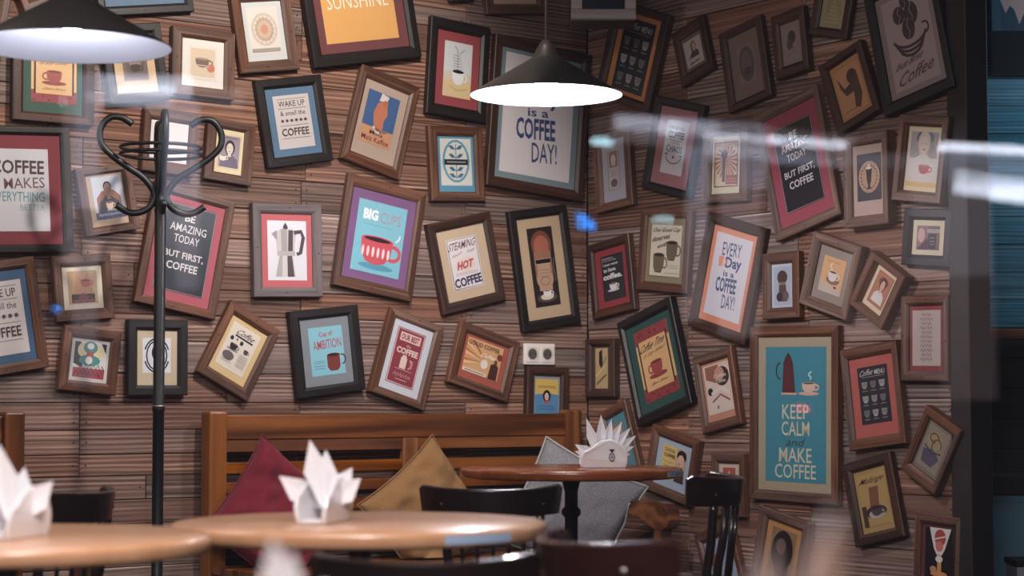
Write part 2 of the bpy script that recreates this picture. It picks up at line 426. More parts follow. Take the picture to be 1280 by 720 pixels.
        me.materials.append(M['ink']); return me

_rails = {}
def rail_mesh(Lg, b, ob, d, mat):
    k = (round(Lg, 3), round(b, 3), round(ob, 3), round(d, 4), mat)
    if k in _rails: return _rails[k]
    bm = bmesh.new(); prof = [(b/2, 0), (b/2, -d+.003), (b/2-.003, -d), (-b/2+.28*b, -d), (-b/2, -d*.72), (-b/2, 0)]
    ends = []
    for sx in (-1, 1): ends.append([bm.verts.new((sx*(Lg/2 - (b/2 - z)*ob/b - .0003), y, z)) for z, y in prof])
    n = len(prof)
    for i in range(n): bm.faces.new([ends[0][i], ends[0][(i+1) % n], ends[1][(i+1) % n], ends[1][i]])
    bm.faces.new(ends[0]); bm.faces.new(ends[1])
    bmesh.ops.recalc_face_normals(bm, faces=bm.faces)
    if Lg > .2:
        bm.faces.new([bm.verts.new((.01+.003*math.cos(q*math.pi/3), -d-.0003, .1*b+.003*math.sin(q*math.pi/3))) for q in range(6)]).material_index = 1
    me = bpy.data.meshes.new('rail'); bm.to_mesh(me); bm.free(); me.materials.append(M[mat]); me.materials.append(M['nail'])
    _rails[k] = me; return me
_matc = {}
def matcol(c):
    if c not in _matc:
        q = lin(c); g_ = sum(q[:3])/3; _matc[c] = plain('mat_board_' + c, tuple(v*.8+g_*.2 for v in q[:3]) + (1,), .8, noise=.06, nscale=300)
    return _matc[c]

# ------------------------------------------------------------------ the framed prints: wall, along, height, width, height, turn, mat half size, print rectangle
FT = {
'edge_orange':('L',-2.694,2.283,0.273,0.256,-8.4,0.104,0.095,(-0.094,0.1,-0.088,0.091)),
'top_brown':('L',-2.432,2.464,0.224,0.223,23.2,0.079,0.079,None),
'top_blue':('L',-2.054,2.495,0.375,0.265,9.4,0.157,0.099,(-0.108,0.109,-0.057,0.058)),
'green_cup':('L',-2.385,2.119,0.3,0.35,0.2,0.11,0.141,(-0.08,0.087,-0.105,0.11)),
'makes':('L',-2.501,1.707,0.374,0.434,3.1,0.153,0.188,(-0.116,0.107,-0.143,0.139)),
'man_mug':('L',-2.177,1.692,0.21,0.237,10.7,0.071,0.091,(-0.051,0.064,-0.067,0.082)),
'dark_tan':('L',-2.079,2.183,0.235,0.279,9.1,0.081,0.104,(-0.046,0.05,-0.061,0.08)),
'cup_print':('L',-1.807,2.21,0.252,0.247,-0.8,0.085,0.087,(-0.059,0.058,-0.059,0.063)),
'mandala':('L',-1.554,2.357,0.253,0.304,9.4,0.085,0.11,(-0.067,0.065,-0.085,0.09)),
'sunshine':('L',-1.145,2.513,0.493,0.467,10.8,0.205,0.186,(-0.17,0.162,-0.149,0.137)),
'wake_s':('L',-1.426,2.031,0.286,0.328,10.3,0.106,0.128,(-0.076,0.079,-0.1,0.099)),
'mola':('L',-1.043,2.058,0.274,0.382,-14.5,0.101,0.148,(-0.078,0.068,-0.093,0.113)),
'steam_tree':('L',-0.677,2.298,0.287,0.389,-3.6,0.104,0.149,(-0.067,0.067,-0.111,0.11)),
'leaf':('L',-0.684,1.923,0.26,0.297,3.2,0.087,0.111,(-0.074,0.075,-0.086,0.1)),
'every_big':('L',-0.276,2.136,0.493,0.618,-4.5,0.206,0.266,(-0.182,0.176,-0.24,0.249)),
'top_beige':('L',-0.403,2.683,0.305,0.256,7.0,0.111,0.087,None),
'top_slit':('L',-0.675,2.675,0.114,0.2,9.5,0.024,0.067,None),
'steaming':('L',-0.636,1.533,0.311,0.361,13.0,0.117,0.142,(-0.078,0.071,-0.102,0.102)),
'machine':('L',-0.246,1.529,0.299,0.49,9.0,0.111,0.207,(-0.065,0.064,-0.158,0.165)),
'bigcups':('L',-1.043,1.611,0.36,0.434,-9.1,0.147,0.174,(-0.112,0.11,-0.141,0.135)),
'moka':('L',-1.451,1.545,0.294,0.347,1.7,0.108,0.137,(-0.082,0.084,-0.111,0.111)),
'amazing_l':('L',-1.873,1.525,0.326,0.441,-10.6,0.131,0.188,(-0.102,0.101,-0.154,0.163)),
'rosie':('L',-1.697,1.896,0.196,0.228,-4.9,0.057,0.081,(-0.048,0.048,-0.065,0.066)),
'white_card':('L',-1.94,1.914,0.209,0.233,-3.5,0.075,0.073,None),
'eagle_cup':('L',-2.265,1.38,0.217,0.228,5.2,0.075,0.075,(-0.054,0.054,-0.057,0.058)),
'teal_girl':('L',-2.237,1.127,0.215,0.226,-5.7,0.072,0.074,(-0.066,0.066,-0.069,0.069)),
'gent':('L',-1.978,1.14,0.233,0.268,0.3,0.079,0.098,(-0.057,0.053,-0.054,0.07)),
'vintage':('L',-1.653,1.169,0.23,0.296,-28.2,0.082,0.108,(-0.065,0.06,-0.081,0.089)),
'ambition':('L',-1.276,1.173,0.302,0.326,6.9,0.107,0.127,(-0.073,0.075,-0.09,0.093)),
'ourbest':('L',-0.918,1.149,0.262,0.34,-16.8,0.094,0.138,(-0.069,0.064,-0.108,0.112)),
'orange_ad':('L',-0.55,1.142,0.302,0.252,-15.9,0.109,0.089,(-0.094,0.084,-0.058,0.077)),
'blue_card':('L',-0.232,1.006,0.214,0.235,-1.7,0.067,0.082,(-0.059,0.058,-0.072,0.068)),
'wake_l':('L',-2.563,1.268,0.291,0.384,9.5,0.112,0.158,(-0.087,0.088,-0.129,0.121)),
'menu_o':('R',0.324,2.381,0.36,0.396,-19.5,0.131,0.165,(-0.097,0.103,-0.148,0.144)),
'red_sketch':('R',0.686,2.348,0.19,0.227,15.7,0.061,0.07,(-0.05,0.048,-0.056,0.053)),
'dim_a':('R',0.981,2.256,0.237,0.317,10.5,0.082,0.126,(-0.042,0.051,-0.072,0.077)),
'dim_b':('R',1.226,2.302,0.17,0.241,6.4,0.052,0.079,(-0.04,0.039,-0.065,0.06)),
'dim_c':('R',1.446,2.433,0.193,0.278,-13.7,0.058,0.107,(-0.041,0.04,-0.09,0.085)),
'hand':('R',1.523,2.098,0.218,0.275,19.3,0.075,0.106,(-0.065,0.062,-0.091,0.085)),
'bean':('R',1.808,2.231,0.324,0.459,12.2,0.128,0.186,(-0.103,0.105,-0.163,0.164)),
'chaos':('R',0.567,1.983,0.299,0.372,-14.2,0.111,0.154,(-0.062,0.069,-0.106,0.106)),
'sunburst':('R',0.867,1.885,0.251,0.283,-2.5,0.079,0.109,(-0.064,0.067,-0.085,0.09)),
'narrow_w':('R',0.196,1.928,0.235,0.324,4.7,0.073,0.127,(-0.037,0.035,-0.083,0.085)),
'justwant':('R',0.182,1.491,0.274,0.311,7.5,0.101,0.12,(-0.062,0.077,-0.094,0.092)),
'onegood':('R',0.512,1.58,0.304,0.326,-5.9,0.113,0.128,(-0.092,0.097,-0.106,0.104)),
'every_s':('R',0.872,1.453,0.332,0.449,-15.4,0.123,0.185,(-0.1,0.103,-0.157,0.162)),
'cofftime':('R',0.457,1.139,0.342,0.438,16.7,0.141,0.18,(-0.099,0.108,-0.144,0.149)),
'peach_photo':('R',0.816,1.027,0.223,0.3,11.2,0.079,0.113,(-0.066,0.073,-0.085,0.103)),
'vase':('R',1.165,1.411,0.192,0.244,0.4,0.055,0.081,(-0.042,0.045,-0.073,0.07)),
'steamcup':('R',1.424,1.435,0.245,0.271,-17.4,0.083,0.097,(-0.056,0.056,-0.066,0.064)),
'diamond_p':('R',1.657,1.372,0.185,0.213,-32.6,0.053,0.078,(-0.036,0.042,-0.06,0.064)),
'red_script':('R',1.857,1.199,0.213,0.292,-0.9,0.075,0.112,(-0.061,0.064,-0.093,0.096)),
'dark_small':('R',1.872,1.542,0.218,0.195,-5.5,0.072,0.06,(-0.052,0.049,-0.042,0.04)),
'redcup_girl':('R',1.862,1.811,0.222,0.296,-8.6,0.077,0.111,(-0.071,0.07,-0.094,0.1)),
'roundel':('R',1.61,1.762,0.21,0.328,0.9,0.074,0.125,(-0.054,0.06,-0.073,0.093)),
'amazing_r':('R',1.255,1.853,0.34,0.496,13.5,0.141,0.21,(-0.099,0.1,-0.163,0.159)),
'keepcalm':('R',1.223,0.939,0.454,0.64,-0.8,0.189,0.282,(-0.149,0.16,-0.248,0.245)),
'menu_r':('R',1.615,1.004,0.267,0.359,6.9,0.104,0.14,(-0.067,0.073,-0.095,0.105)),
'diamond_q':('R',1.887,0.822,0.175,0.249,-29.0,0.061,0.088,(-0.051,0.048,-0.074,0.076)),
'mcup':('R',1.611,0.643,0.236,0.295,13.0,0.077,0.11,(-0.063,0.068,-0.089,0.093)),
'dessert':('R',1.9,0.466,0.202,0.28,-3.0,0.076,0.105,(-0.058,0.065,-0.085,0.094)),
'drinkcof':('R',0.55,0.736,0.282,0.261,-13.3,0.1,0.094,(-0.067,0.075,-0.06,0.071)),
'redsmall':('R',0.874,0.67,0.182,0.236,0.1,0.058,0.081,(-0.044,0.044,-0.013,0.07)),
'bluelean':('R',0.832,0.366,0.212,0.298,18.9,0.076,0.106,None),
'goldlean':('R',1.145,0.408,0.266,0.339,-12.5,0.089,0.131,(-0.061,0.065,-0.102,0.111)),
'tealbit':('R',0.239,0.818,0.18,0.312,20.0,0.06,0.117,(-0.043,0.028,-0.079,0.085)),
'narrow_b':('R',0.116,1.122,0.191,0.236,0,0.059,0.090,(-.04,.04,-.085,.08)),
}
FR = []                                                      # key, frame wood, mat colour, paper colour, drawing, label
def F(key, wd, mc, bg, fn, label, d=.026): FR.append((key, wd, mc, bg, fn, label, d))

def coffee_time(a):
    a.r(0, .8, 1, 1, '8e1e26').r(0, 0, 1, .2, '8e1e26')
    for i in range(14): a.e(rr.random(), rr.choice((.04,.1,.15,.86,.92,.96)), .025, .015, '5c1016', 6)
    a.r(.06, .14, .94, .84, '2a2623').r(.1, .14, .9, .84, 'd9a765')
    a.t('Coffee Time', .5, .75, .74, .1, '2a1512', .01, 4, .2).t('is any time!', .5, .64, .62, .07, '2a1512', 0, 4, .2)
    a.cup(.5, .42, .34, .2, '9c2a26', '6a1a14', -1, '8e2622').t('Open 24 hrs', .5, .22, .5, .045, '5a2a1a', 0, 0, .2)
def wake(a):
    for y_, l_ in ((.93, .1), (.75, .1), (.43, .1), (.19, .1)): a.l([(l_, y_), (1-l_, y_)], .012, '6a5a58')
    a.t('WAKE UP', .5, .84, .74, .11, '4c3a3a', .02).t('& smell the', .5, .665, .7, .09, '4c3a3a')
    for i in range(6): a.cup(.18+.128*i, .52, .07, .05, '5a4444', '2e2020')
    a.t('COFFEE', .5, .31, .76, .14, '4c3a3a', .01)
def amazing(a):
    c = 'd9d4d6'
    a.box(.01, .01, .99, .99, .01, 'b9a5ac')
    a.t('BE', .5, .86, .2, .085, c, .02).t('AMAZING', .5, .735, .72, .09, c, .02).t('TODAY', .5, .61, .5, .09, c, .02)
    a.t('BUT FIRST,', .5, .42, .78, .09, c, .02).t('COFFEE', .5, .295, .62, .09, c, .02)
def every(a):
    c = '27407a'
    a.t('EVERY', .48, .83, .52, .16, c, .03, 4).t('Day', .58, .66, .44, .17, c, .03, 4)
    a.p([(.16, .72), (.3, .74), (.29, .61), (.19, .6)], 'e08a58').arc(.32, .67, .05, .04, -90, 90, .03, 'e08a58')
    a.t('is a', .5, .54, .3, .07, c, .02, 4).t('COFFEE', .48, .4, .56, .18, c, .03, 4).t('DAY!', .62, .21, .36, .17, c, .03, 4)
def makes(a):
    a.t('COFFEE', .5, .78, .86, .17, '4a3133', .025, -1).e(.14, .585, .07, .03, '7a4a44').t('MAKES', .6, .585, .66, .13, '6e4a4c', .015, 2)
    a.t('EVERYTHING', .5, .42, .84, .12, '4f8d90', .015, -1).t('BETTER', .72, .29, .4, .07, '6b9d9f', 0)
def sunshine(a):
    a.t('WITH', .38, .86, .62, .16, 'f0e6dc', .03).t('SUNSHINE', .5, .55, .84, .2, 'f2ead8', -.005)
def mola(a):
    a.r(0, 0, 1, .32, 'c98a62').p([(.36,.36),(.28,.6),(.36,.8),(.5,.86),(.66,.78),(.72,.62),(.64,.5),(.66,.34),(.5,.28)], 'c06a42')
    a.p([(.38,.84),(.42,1),(.66,.97),(.62,.87)], 'd8d0d0').e(.58, .82, .09, .07, 'b9603a').l([(.36,.34),(.44,.26),(.6,.24)], .06, 'd8d0d0')
    a.t('Heisser', .62, .3, .4, .07, '2e2030', .01, 0, .2).t('Mola', .5, .22, .42, .08, '2e2030', .02).t('Malz Kaffee', .5, .1, .86, .1, '6a2a2a', .02)
def steam_tree(a):
    a.r(0, 0, 1, .3, 'd8bc86').r(0, .3, 1, .45, 'cfc6b4')
    for i in range(6): a.l([(.36-.01*i, .52+.05*i), (.5, .5+.05*i), (.68-.02*i, .53+.05*i)], .018, '7a808c')
    a.l([(.5,.48),(.47,.85)], .02, '6a707c').l([(.47,.85),(.36,.93)], .02, '6a707c').l([(.55,.8),(.72,.88)], .02, '6a707c')
    a.cup(.52, .36, .42, .26, 'e4e4ea', '1a1a24', 1, None, '15151d').l([(.2,.2),(.5,.13),(.85,.17)], .02, 'b08a50')
def leaf(a):
    a.e(.5, .52, .44, .46, '4d9ab8').e(.5, .52, .37, .41, 'd9dcd8')
    for i in range(4):
        y = .8-.18*i if i < 2 else .34-.14*(i-2)
        for q in (-1, 1): a.p([(.5, y-.03), (.5+q*.12, y+.06), (.5+q*.24, y+.05), (.5+q*.14, y-.03)], '2f6f8c')
    a.l([(.5,.14),(.5,.88)], .02, '24506a').r(.12, .44, .88, .56, '2b2a35').scr(.5, .5, .6, .03, 'c8ccd0')
def steaming(a):
    a.box(.03, .02, .97, .98, .02, '2c2038')
    a.t('STEAMING', .5, .86, .88, .15, '5a1c34', .03, 3, .1).t('Always', .28, .68, .36, .07, 'b0303c', 0, 15, .2).t('Fresh', .76, .72, .26, .06, '6a3030', 0, 10, .2)
    a.e(.52, .48, .34, .14, 'e6cfc4').t('HOT', .5, .47, .52, .16, 'b81c2a', .05, 3, .15).lines(.14, .86, (.32, .29), .01, '9a7a78')
    a.t('COFFEE', .5, .15, .9, .18, '3a2a58', .04, 3)
def machine(a):
    a.e(.5, .78, .4, .18, '7a3a22').e(.5, .76, .3, .14, 'a8563a').r(.16, .34, .84, .7, '9a6448').e(.5, .34, .34, .12, 'b58a68').r(.24, .2, .76, .56, 'b99274')
    a.r(.2, .54, .8, .6, '1b1618').box(.2, .54, .8, .6, .015, 'c8a890').lines(.3, .72, (.46, .42, .38), .012, '7a5238')
    a.arc(.5, .32, .18, .05, 0, 360, .02, '7a5238').e(.5, .11, .4, .06, '5c4538').e(.5, .12, .26, .04, 'd8cdc4').cup(.52, .16, .32, .08, 'e8e0da', '3a2018', 1).steam(.9, .3, .3, .02, '8a7a74')
def bigcups(a):
    a.t('BIG', .27, .81, .3, .15, 'f4f6f8', .05).t('CUPS', .68, .8, .42, .15, 'b08a98', .005).scr(.44, .67, .6, .02, '6c9aaa', 9, .01)
    a.e(.5, .1, .36, .045, '3d97b2').cup(.47, .32, .66, .38, 'cc2440', '3a2028', 1, None, 'cc2440')
    for i in range(6): a.e(.2+.105*i, .3, .028, .075, 'e9d6d8', 10)
    a.l([(.84,.5),(.9,.54),(.92,.6)], .03, 'e8eef0')
def moka(a):
    a.p([(.24,.48),(.2,.8),(.34,.86),(.62,.86),(.74,.8),(.68,.48)], 'c9c4c4').p([(.36,.48),(.34,.86),(.5,.86),(.5,.48)], 'a9a2a2').p([(.52,.48),(.54,.84),(.66,.84),(.64,.48)], '57454c')
    a.p([(.3,.42),(.18,.06),(.72,.06),(.64,.42)], 'd4d0d0').p([(.3,.42),(.2,.06),(.36,.06),(.38,.42)], 'b1aaaa').p([(.5,.42),(.5,.06),(.68,.06),(.62,.42)], '5c4a52')
    a.r(.24, .41, .7, .49, 'b6b0b0').p([(.4,.86),(.4,.9),(.46,.97),(.52,.9),(.52,.86)], '4a3a42').p([(.1,.78),(.24,.84),(.24,.66)], '9f9898')
    a.l([(.68,.8),(.86,.82),(.92,.72),(.84,.46),(.74,.44)], .09, '54444c')
def man_mug(a):
    a.p([(.1,.1),(.1,.5),(.3,.66),(.7,.66),(.9,.5),(.9,.1)], '8a4a30').person(.5, .55, .72, .8, '1c1614', '8a5a44', '262830', .19).cup(.5, .3, .24, .18, 'c9a890', '30201a')
    a.p([(0,.0),(0,.16),(1,.16),(1,0)], '2b3a62').scr(.5, .1, .8, .06, 'd6d8e2').scr(.6, .2, .4, .05, 'd6d8e2')
def dark_tan(a): a.e(.5, .5, .4, .42, '5b4a44').e(.5, .55, .26, .28, '8a7264').cup(.5, .3, .4, .2, '3a2c2a').lines(.1, .9, (.1, .16), .02, '2e2422')
def cup_print(a): a.r(.08, .08, .92, .92, 'd2bca2').cup(.48, .5, .48, .28, '7a6258', '9a8478', 1, None, 'a8927e').e(.78, .36, .14, .12, 'c06a50').l([(.25,.42),(.72,.42)], .03, 'c9b7a2')
def mandala(a):
    for r_, c in ((.42, 'c9bcae'), (.36, 'd9cdbf'), (.3, 'bda795'), (.22, 'd6b49a'), (.12, 'c98f72')): a.e(.52, .52, r_, r_*.85, c)
    for i in range(16): a.l([(.52+.12*math.cos(i*.3927), .52+.1*math.sin(i*.3927)), (.52+.38*math.cos(i*.3927), .52+.32*math.sin(i*.3927))], .012, 'a89886')
    a.r(.04, .04, .96, .12, 'a09a94')
def rosie(a): a.r(.06, .06, .94, .94, '9c8c9a').person(.52, .45, .8, .8, '2f2534', 'dcd0c4', '6a5c74').scr(.55, .88, .5, .06, '3a2e44', 5, .03).cup(.25, .3, .3, .16, 'e6dccc')
def eagle_cup(a): a.r(.1, .04, .9, .3, '2b1d1c').p([(.2,.3),(.3,.94),(.5,.7),(.7,.96),(.86,.3)], 'c88a50').p([(.3,.2),(.5,.34),(.72,.2),(.5,.05)], '7a2420').cup(.6, .62, .34, .22, 'b8442c').scr(.5, .1, .7, .06, 'b03a30', 7, .04)
def teal_girl(a):
    a.r(.03,.03,.97,.97,'dcdad8').r(.05, .05, .95, .3, '9c1c2c').p([(.05,.95),(.05,.4),(.3,.3),(.22,.95)], '2b2a2e').p([(.95,.95),(.95,.7),(.8,.95)], '3a3a40')
    a.e(.3,.75,.16,.18,'e2d0a0').e(.74,.72,.16,.16,'e2d0a0').e(.5, .82, .2, .16, '2a8c86').e(.5, .5, .3, .14, '2a8c86').e(.5,.86,.1,.08,'e8e0d8').r(.4, .6, .6, .72, 'a82434').e(.48,.5,.1,.1,'eee6e0')
    a.scr(.58, .34, .7, .14, '1c1a1e', 6, .03).scr(.45, .17, .7, .14, '5c0f1a', 6, .05)
def gent(a): a.arc(.5, .5, .36, .42, 0, 360, .05, '26242a').arc(.5, .5, .44, .48, 20, 160, .05, '26242a').arc(.5,.5,.44,.48,200,340,.05,'26242a').e(.52, .58, .2, .24, '26242a').e(.56, .5, .13, .2, 'dcdce0').e(.54, .3, .14, .1, '26242a').l([(.46,.42),(.66,.42)], .05, '26242a')
def vintage(a):
    c = '33292c'
    a.t('Coffee', .56, .85, .62, .13, c, .01, 0, .25).r(.22, .73, .86, .77, c).e(.16, .66, .06, .05, c).e(.34, .68, .03,.03,'6a5c5c').e(.52, .65, .06, .05, c)
    a.cup(.32, .5, .26, .14, c, '6a5a58', 1, '8a7c78').e(.28, .28, .2, .1, '6a5e60').lines(.1, .46, (.18, .14), .012, '8a7c78')
    a.cup(.76, .52, .16, .1, '55494c').lines(.6, .92, (.42, .38, .34, .3, .26, .2, .16), .014, '9c908c')
def ambition(a):
    c = 'b81c3a'
    a.t('Cup of', .5, .84, .4, .13, c, .02, 3).t('AMBITION', .52, .64, .84, .19, c, .04, 3)
    a.p([(.48,.4),(.48,.16),(.56,.08),(.78,.08),(.86,.16),(.86,.42)], '7c2a24').e(.67, .41, .19, .035, '4a1a16').arc(.92, .3, .1, .1, -90, 110, .035, '5a2220').lines(.08, .4, (.3, .26, .2, .15), .014, '4a7c8c')
def ourbest(a):
    c = 'e6c8bc'
    a.box(.03, .02, .97, .98, .03, 'e0c0bc').r(.14, .78, .86, .93, c).t('OUR BEST', .5, .855, .64, .11, '8c1c34', .04).t('the', .5, .71, .16, .05, c)
    a.t('COFFEE', .5, .61, .76, .11, c, .04).r(.34, .3, .56, .5, c).r(.38, .5, .52, .54, c).arc(.64, .4, .08, .08, -80, 80, .03, c).r(.7, .34, .78, .48, 'c07a80').lines(.2, .8, (.28,), .012, c)
    a.scr(.5, .18, .6, .07, c, 6, .02).l([(.3,.1),(.7,.1)], .015, c)
def orange_ad(a):
    for i in range(9): a.p([(.62, .4), (-.0, .12+.1*i), (-.0, .17+.1*i)] if i < 8 else [(.62,.4),(.1,.95),(.2,.95)], ('d88a48', 'efc88a', 'a8502c')[i % 3])
    a.t('GOOD COFFEE', .46, .87, .88, .13, '4a1c14', .02, 0).t('Coffee', .64, .62, .4, .12, 'f2e6da', .02, 0, .2).e(.56, .36, .1, .14, 'ece0d6').p([(.72,.0),(.74,.42),(.86,.5),(.96,.4),(.97,0)], '4a2622')
    a.e(.86, .52, .05, .07, '7a3a28').r(.02, .0, .66, .1, 'ead9c4').scr(.34, .05, .54, .04, '5a2418', 9, .02).e(.94, .7, .08, .1, '7a2c1c')
def blue_card(a):
    a.r(0, .52, 1, 1, 'd9b23c').e(.2,.5,.24,.07,'3d86b8').e(.55,.54,.3,.06,'3d86b8').e(.86,.5,.2,.07,'3d86b8').scr(.5, .78, .76, .07, '9a6a20', 8, .04).e(.5, .52, .17, .17, '28181c').e(.5, .5, .09, .11, 'e6c0ac').p([(.36,.3),(.42,.38),(.58,.38),(.64,.3)], 'c02c3a').lines(.16, .84, (.22, .14), .03, '2c6c9c').e(.48,.47,.04,.015,'b02030')
def red_sketch(a): a.person(.56, .6, .5, .6, 'a83420', 'b09a92', '4a3c3e').l([(.2,.3),(.44,.5),(.4,.8),(.6,.92)], .05, '3a2c2e').t('Roma', .5, .14, .6, .11, '3c2c30', .02, 4, .3)
def dim_a(a): a.e(.5, .5, .44, .46, '4a4448').e(.48, .56, .3, .3, '5c5458').cup(.5, .3, .4, .2, '37323a')
def dim_b(a): a.e(.55, .7, .26, .2, '3a3034').e(.4, .5, .2, .16, '4a3c40').l([(.15,.3),(.5,.4),(.85,.2)], .04, '6a5a5c').l([(.15,.15),(.6,.25)], .04, '6a5a5c')
def dim_c(a):
    for i in range(5): a.box(.08+.08*i, .06+.08*i, .92-.08*i, .94-.08*i, .03, '6a7046')
def hand(a): a.e(.66, .74, .2, .16, '3c2420').p([(.1,.86),(.3,.56),(.56,.62),(.86,.82),(.88,.3),(.7,.04),(.52,.1),(.6,.42),(.3,.4),(.16,.6)], '4a2a20').scr(.4, .08, .6, .04, '6a3420', 7, .02)
def bean(a):
    c = '3f2c34'; l_ = '7c646a'
    a.bean(.5, .93, .1, .08, c, l_).bean(.34, .8, .13, .1, c, l_).bean(.6, .77, .15, .13, c, l_).bean(.5, .62, .14, .12, c, l_)
    for i in range(3): a.arc(.5, .56-.05*i, .36-.05*i, .13, 190, 350, .05, c)
    a.arc(.84, .56, .08, .06, -90, 120, .035, c).t('but first', .42, .28, .6, .07, '5c464c', .02, 6, .2).t('Coffee', .52, .14, .8, .13, '5c464c', .01, 8, .2)
def chaos(a):
    a.t('DRINK MORE', .5, .86, .6, .06, '4a4550').t('COFFEE', .5, .73, .72, .13, '26242e', .04).lines(.2, .8, (.63,), .02, '6a6670').t('LESS', .5, .585, .4, .05, '4a4550').t('CHAOS', .5, .47, .72, .13, '26242e', .04)
    a.arc(.5, .36, .36, .16, 190, 350, .03, '4a4854').l([(.1,.36),(.24,.36)], .04, '3a3844').l([(.76,.36),(.9,.36)], .04, '3a3844').e(.5, .32, .04, .03, '3a3844')
def sunburst(a):
    for i in range(20):
        t0, t1 = i*18, i*18+9
        a.p([(.5, .62), (.5+.48*math.cos(R(t0)), .55+.38*math.sin(R(t0))), (.5+.48*math.cos(R(t1)), .55+.38*math.sin(R(t1)))], 'b8562c')
    a.r(.0, .88, 1, 1, 'cfa07c').e(.42, .72, .14, .1, '4a2a20').r(.34, .12, .46, .66, '5c3224').r(.5, .06, .98, .26, 'a8482c').lines(.52,.96,(.12,.18),.015,'d8b08c').box(.02, .02, .98, .98, .03, '3c241c')
def narrow_w(a): a.box(.02, .02, .98, .98, .05, '80605c').r(.12, .56, .88, .96, '8c6a5e').e(.5, .74, .2, .14, 'd2c0b8').p([(.34,.6),(.5,.9),(.66,.6)], 'bfa89e').lines(.15, .85, (.5,.46,.42,.38,.34), .03, '8a7c80').e(.5, .18, .3, .1, '6a5054').lines(.1,.9,(.08,),.03,'8a7c80')
def narrow_b(a): a.p([(.3,.6),(.3,.9),(.55,.98),(.6,.6),(.45,.5)], '2a2024').l([(.1,.3),(.8,.6)], .12, 'd8b040').l([(.1,.1),(.9,.35)], .12, '7c5c44').l([(.5,.5),(.9,.8)], .08, '8c6c4c')
def justwant(a):
    c = 'd2cfd2'
    a.t('Sometimes', .3, .94, .5, .04, c).t('in the morning', .36, .885, .62, .04, c).t('I just want', .42, .79, .68, .07, c, .02).t('to have', .36, .68, .56, .09, c, .03).t('coffee.', .48, .53, .86, .13, c, .05)
    a.cup(.48, .29, .34, .15, 'd8d8dc', '26242a', 1, 'c4c4c8')
def onegood(a):
    a.box(.01,.01,.99,.99,.02,'2c2824').t('One Good Cup', .5, .88, .86, .1, '2e2a28', .02, 2, .1).t('deserves', .34, .74, .56, .1, '2e2a28', .02, 10, .1).t('another', .46, .62, .44, .08, '2e2a28', .02, 14, .1)
    for cx, cy, q in ((.3, .26, 0), (.7, .5, 1)): a.cup(cx, cy, .36, .36, '6e6248', '2e2a22', 1).l([(cx-.16, cy-.05), (cx-.1, cy-.17), (cx+.1, cy-.17)], .02, '3a3428')
    a.lines(.6, .92, (.22, .18), .01, '8a8478').lines(.5, .95, (.08,), .012, '8a8478')
def peach_photo(a):
    a.box(.01,.01,.99,.99,.03,'f0e4dc').r(.04,.03,.96,.97,'e2cabc').p([(.05,.97),(.05,.72),(.45,.6),(.6,.97)], '9a5a40').e(.7,.72,.28,.2,'3c2422').e(.6,.78,.2,.14,'c98c70').e(.16, .46, .1, .08, '2a2428').l([(.2,.4),(.6,.5),(.9,.36)], .1, 'e8d8ce').l([(.2,.24),(.55,.36),(.9,.2)], .05, '7a4c40')
    a.t('Coffee', .62, .74, .5, .08, 'e8d4c8', .01).t('Time', .62, .63, .4, .08, 'e8d4c8', .01).t('&', .4, .12, .1, .08, '201a1e')
def vase(a): a.e(.5, .72, .3, .18, '4a3430').p([(.26,.1),(.3,.55),(.7,.55),(.8,.1)], '5c443c').e(.32, .22, .18, .12, '3a2c2c').e(.7, .24, .18, .12, '6a5a58').r(.36,.52,.66,.6,'8a6a5c')
def steamcup(a): a.p([(0,0),(0,.3),(1,.16),(1,0)], 'c9b4a4').e(.56, .38, .3, .12, '8a6c5c').cup(.52, .48, .4, .28, 'e0d4cc', '2e1c18', 1).steam(.4, .62, .24, .05, 'f0d8b0', .04).t('Espresso', .46, .88, .6, .08, 'b07040', 0, 0, .2).e(.72,.2,.06,.03,'4a2a1c')
def diamond_p(a): a.box(.04,.03,.96,.97,.03,'8a4a34').e(.5, .74, .3, .14, '7a3c28').person(.52, .5, .7, .8, '4a241a', 'd8a482', 'd8d0cc')
def red_script(a):
    for i, q in enumerate((.92,.84,.76,.68,.6,.52,.44,.36,.28,.2,.12)): a.scr(.5, q, .3+.14*abs(math.sin(i*1.7)), .06, '6a5656', 4, .025)
def dark_small(a): a.r(0,0,.5,1,'8a6266').e(.2,.6,.16,.3,'c89c94').p([(0,0),(.5,.5),(.5,0)], '4a1c34').r(.52, .04, .86, .66, '26222a').r(.46,.72,1,.86,'b9a8a8').scr(.7, .79, .44, .08, '4a3038', 6, .02).lines(.58,.8,(.5,.36,.24),.02,'a8a0a4').r(.88,0,1,.7,'7a5040')
def redcup_girl(a): a.r(.06,.5,.94,.96,'a09694').e(.36,.86,.12,.1,'6a5a64').e(.66,.86,.14,.1,'6a7484').person(.5, .6, .74, .8, 'cdb8a4', 'd8c4b6', 'cfc3bb').e(.5, .3, .42, .24, 'd2c6be').cup(.56, .3, .34, .16, 'b02c2c', 'c8605c').r(0,0,1,.08,'d2a458')
def roundel(a):
    a.arc(.5,.5,.42,.33,0,360,.03,'c9a484').e(.5, .5, .4, .31, 'b98e6c')
    for i in range(20): a.e(.5+.33*math.cos(i*.314), .5+.25*math.sin(i*.314), .035, .025, '7a563e', 8)
    a.p([(.38,.68),(.42,.4),(.46,.34),(.46,.27),(.38,.24),(.62,.24),(.54,.27),(.54,.34),(.58,.4),(.62,.68)], '2c2030').e(.5,.69,.12,.03,'e0d0c4').e(.5,.74,.08,.03,'cfb9a8')
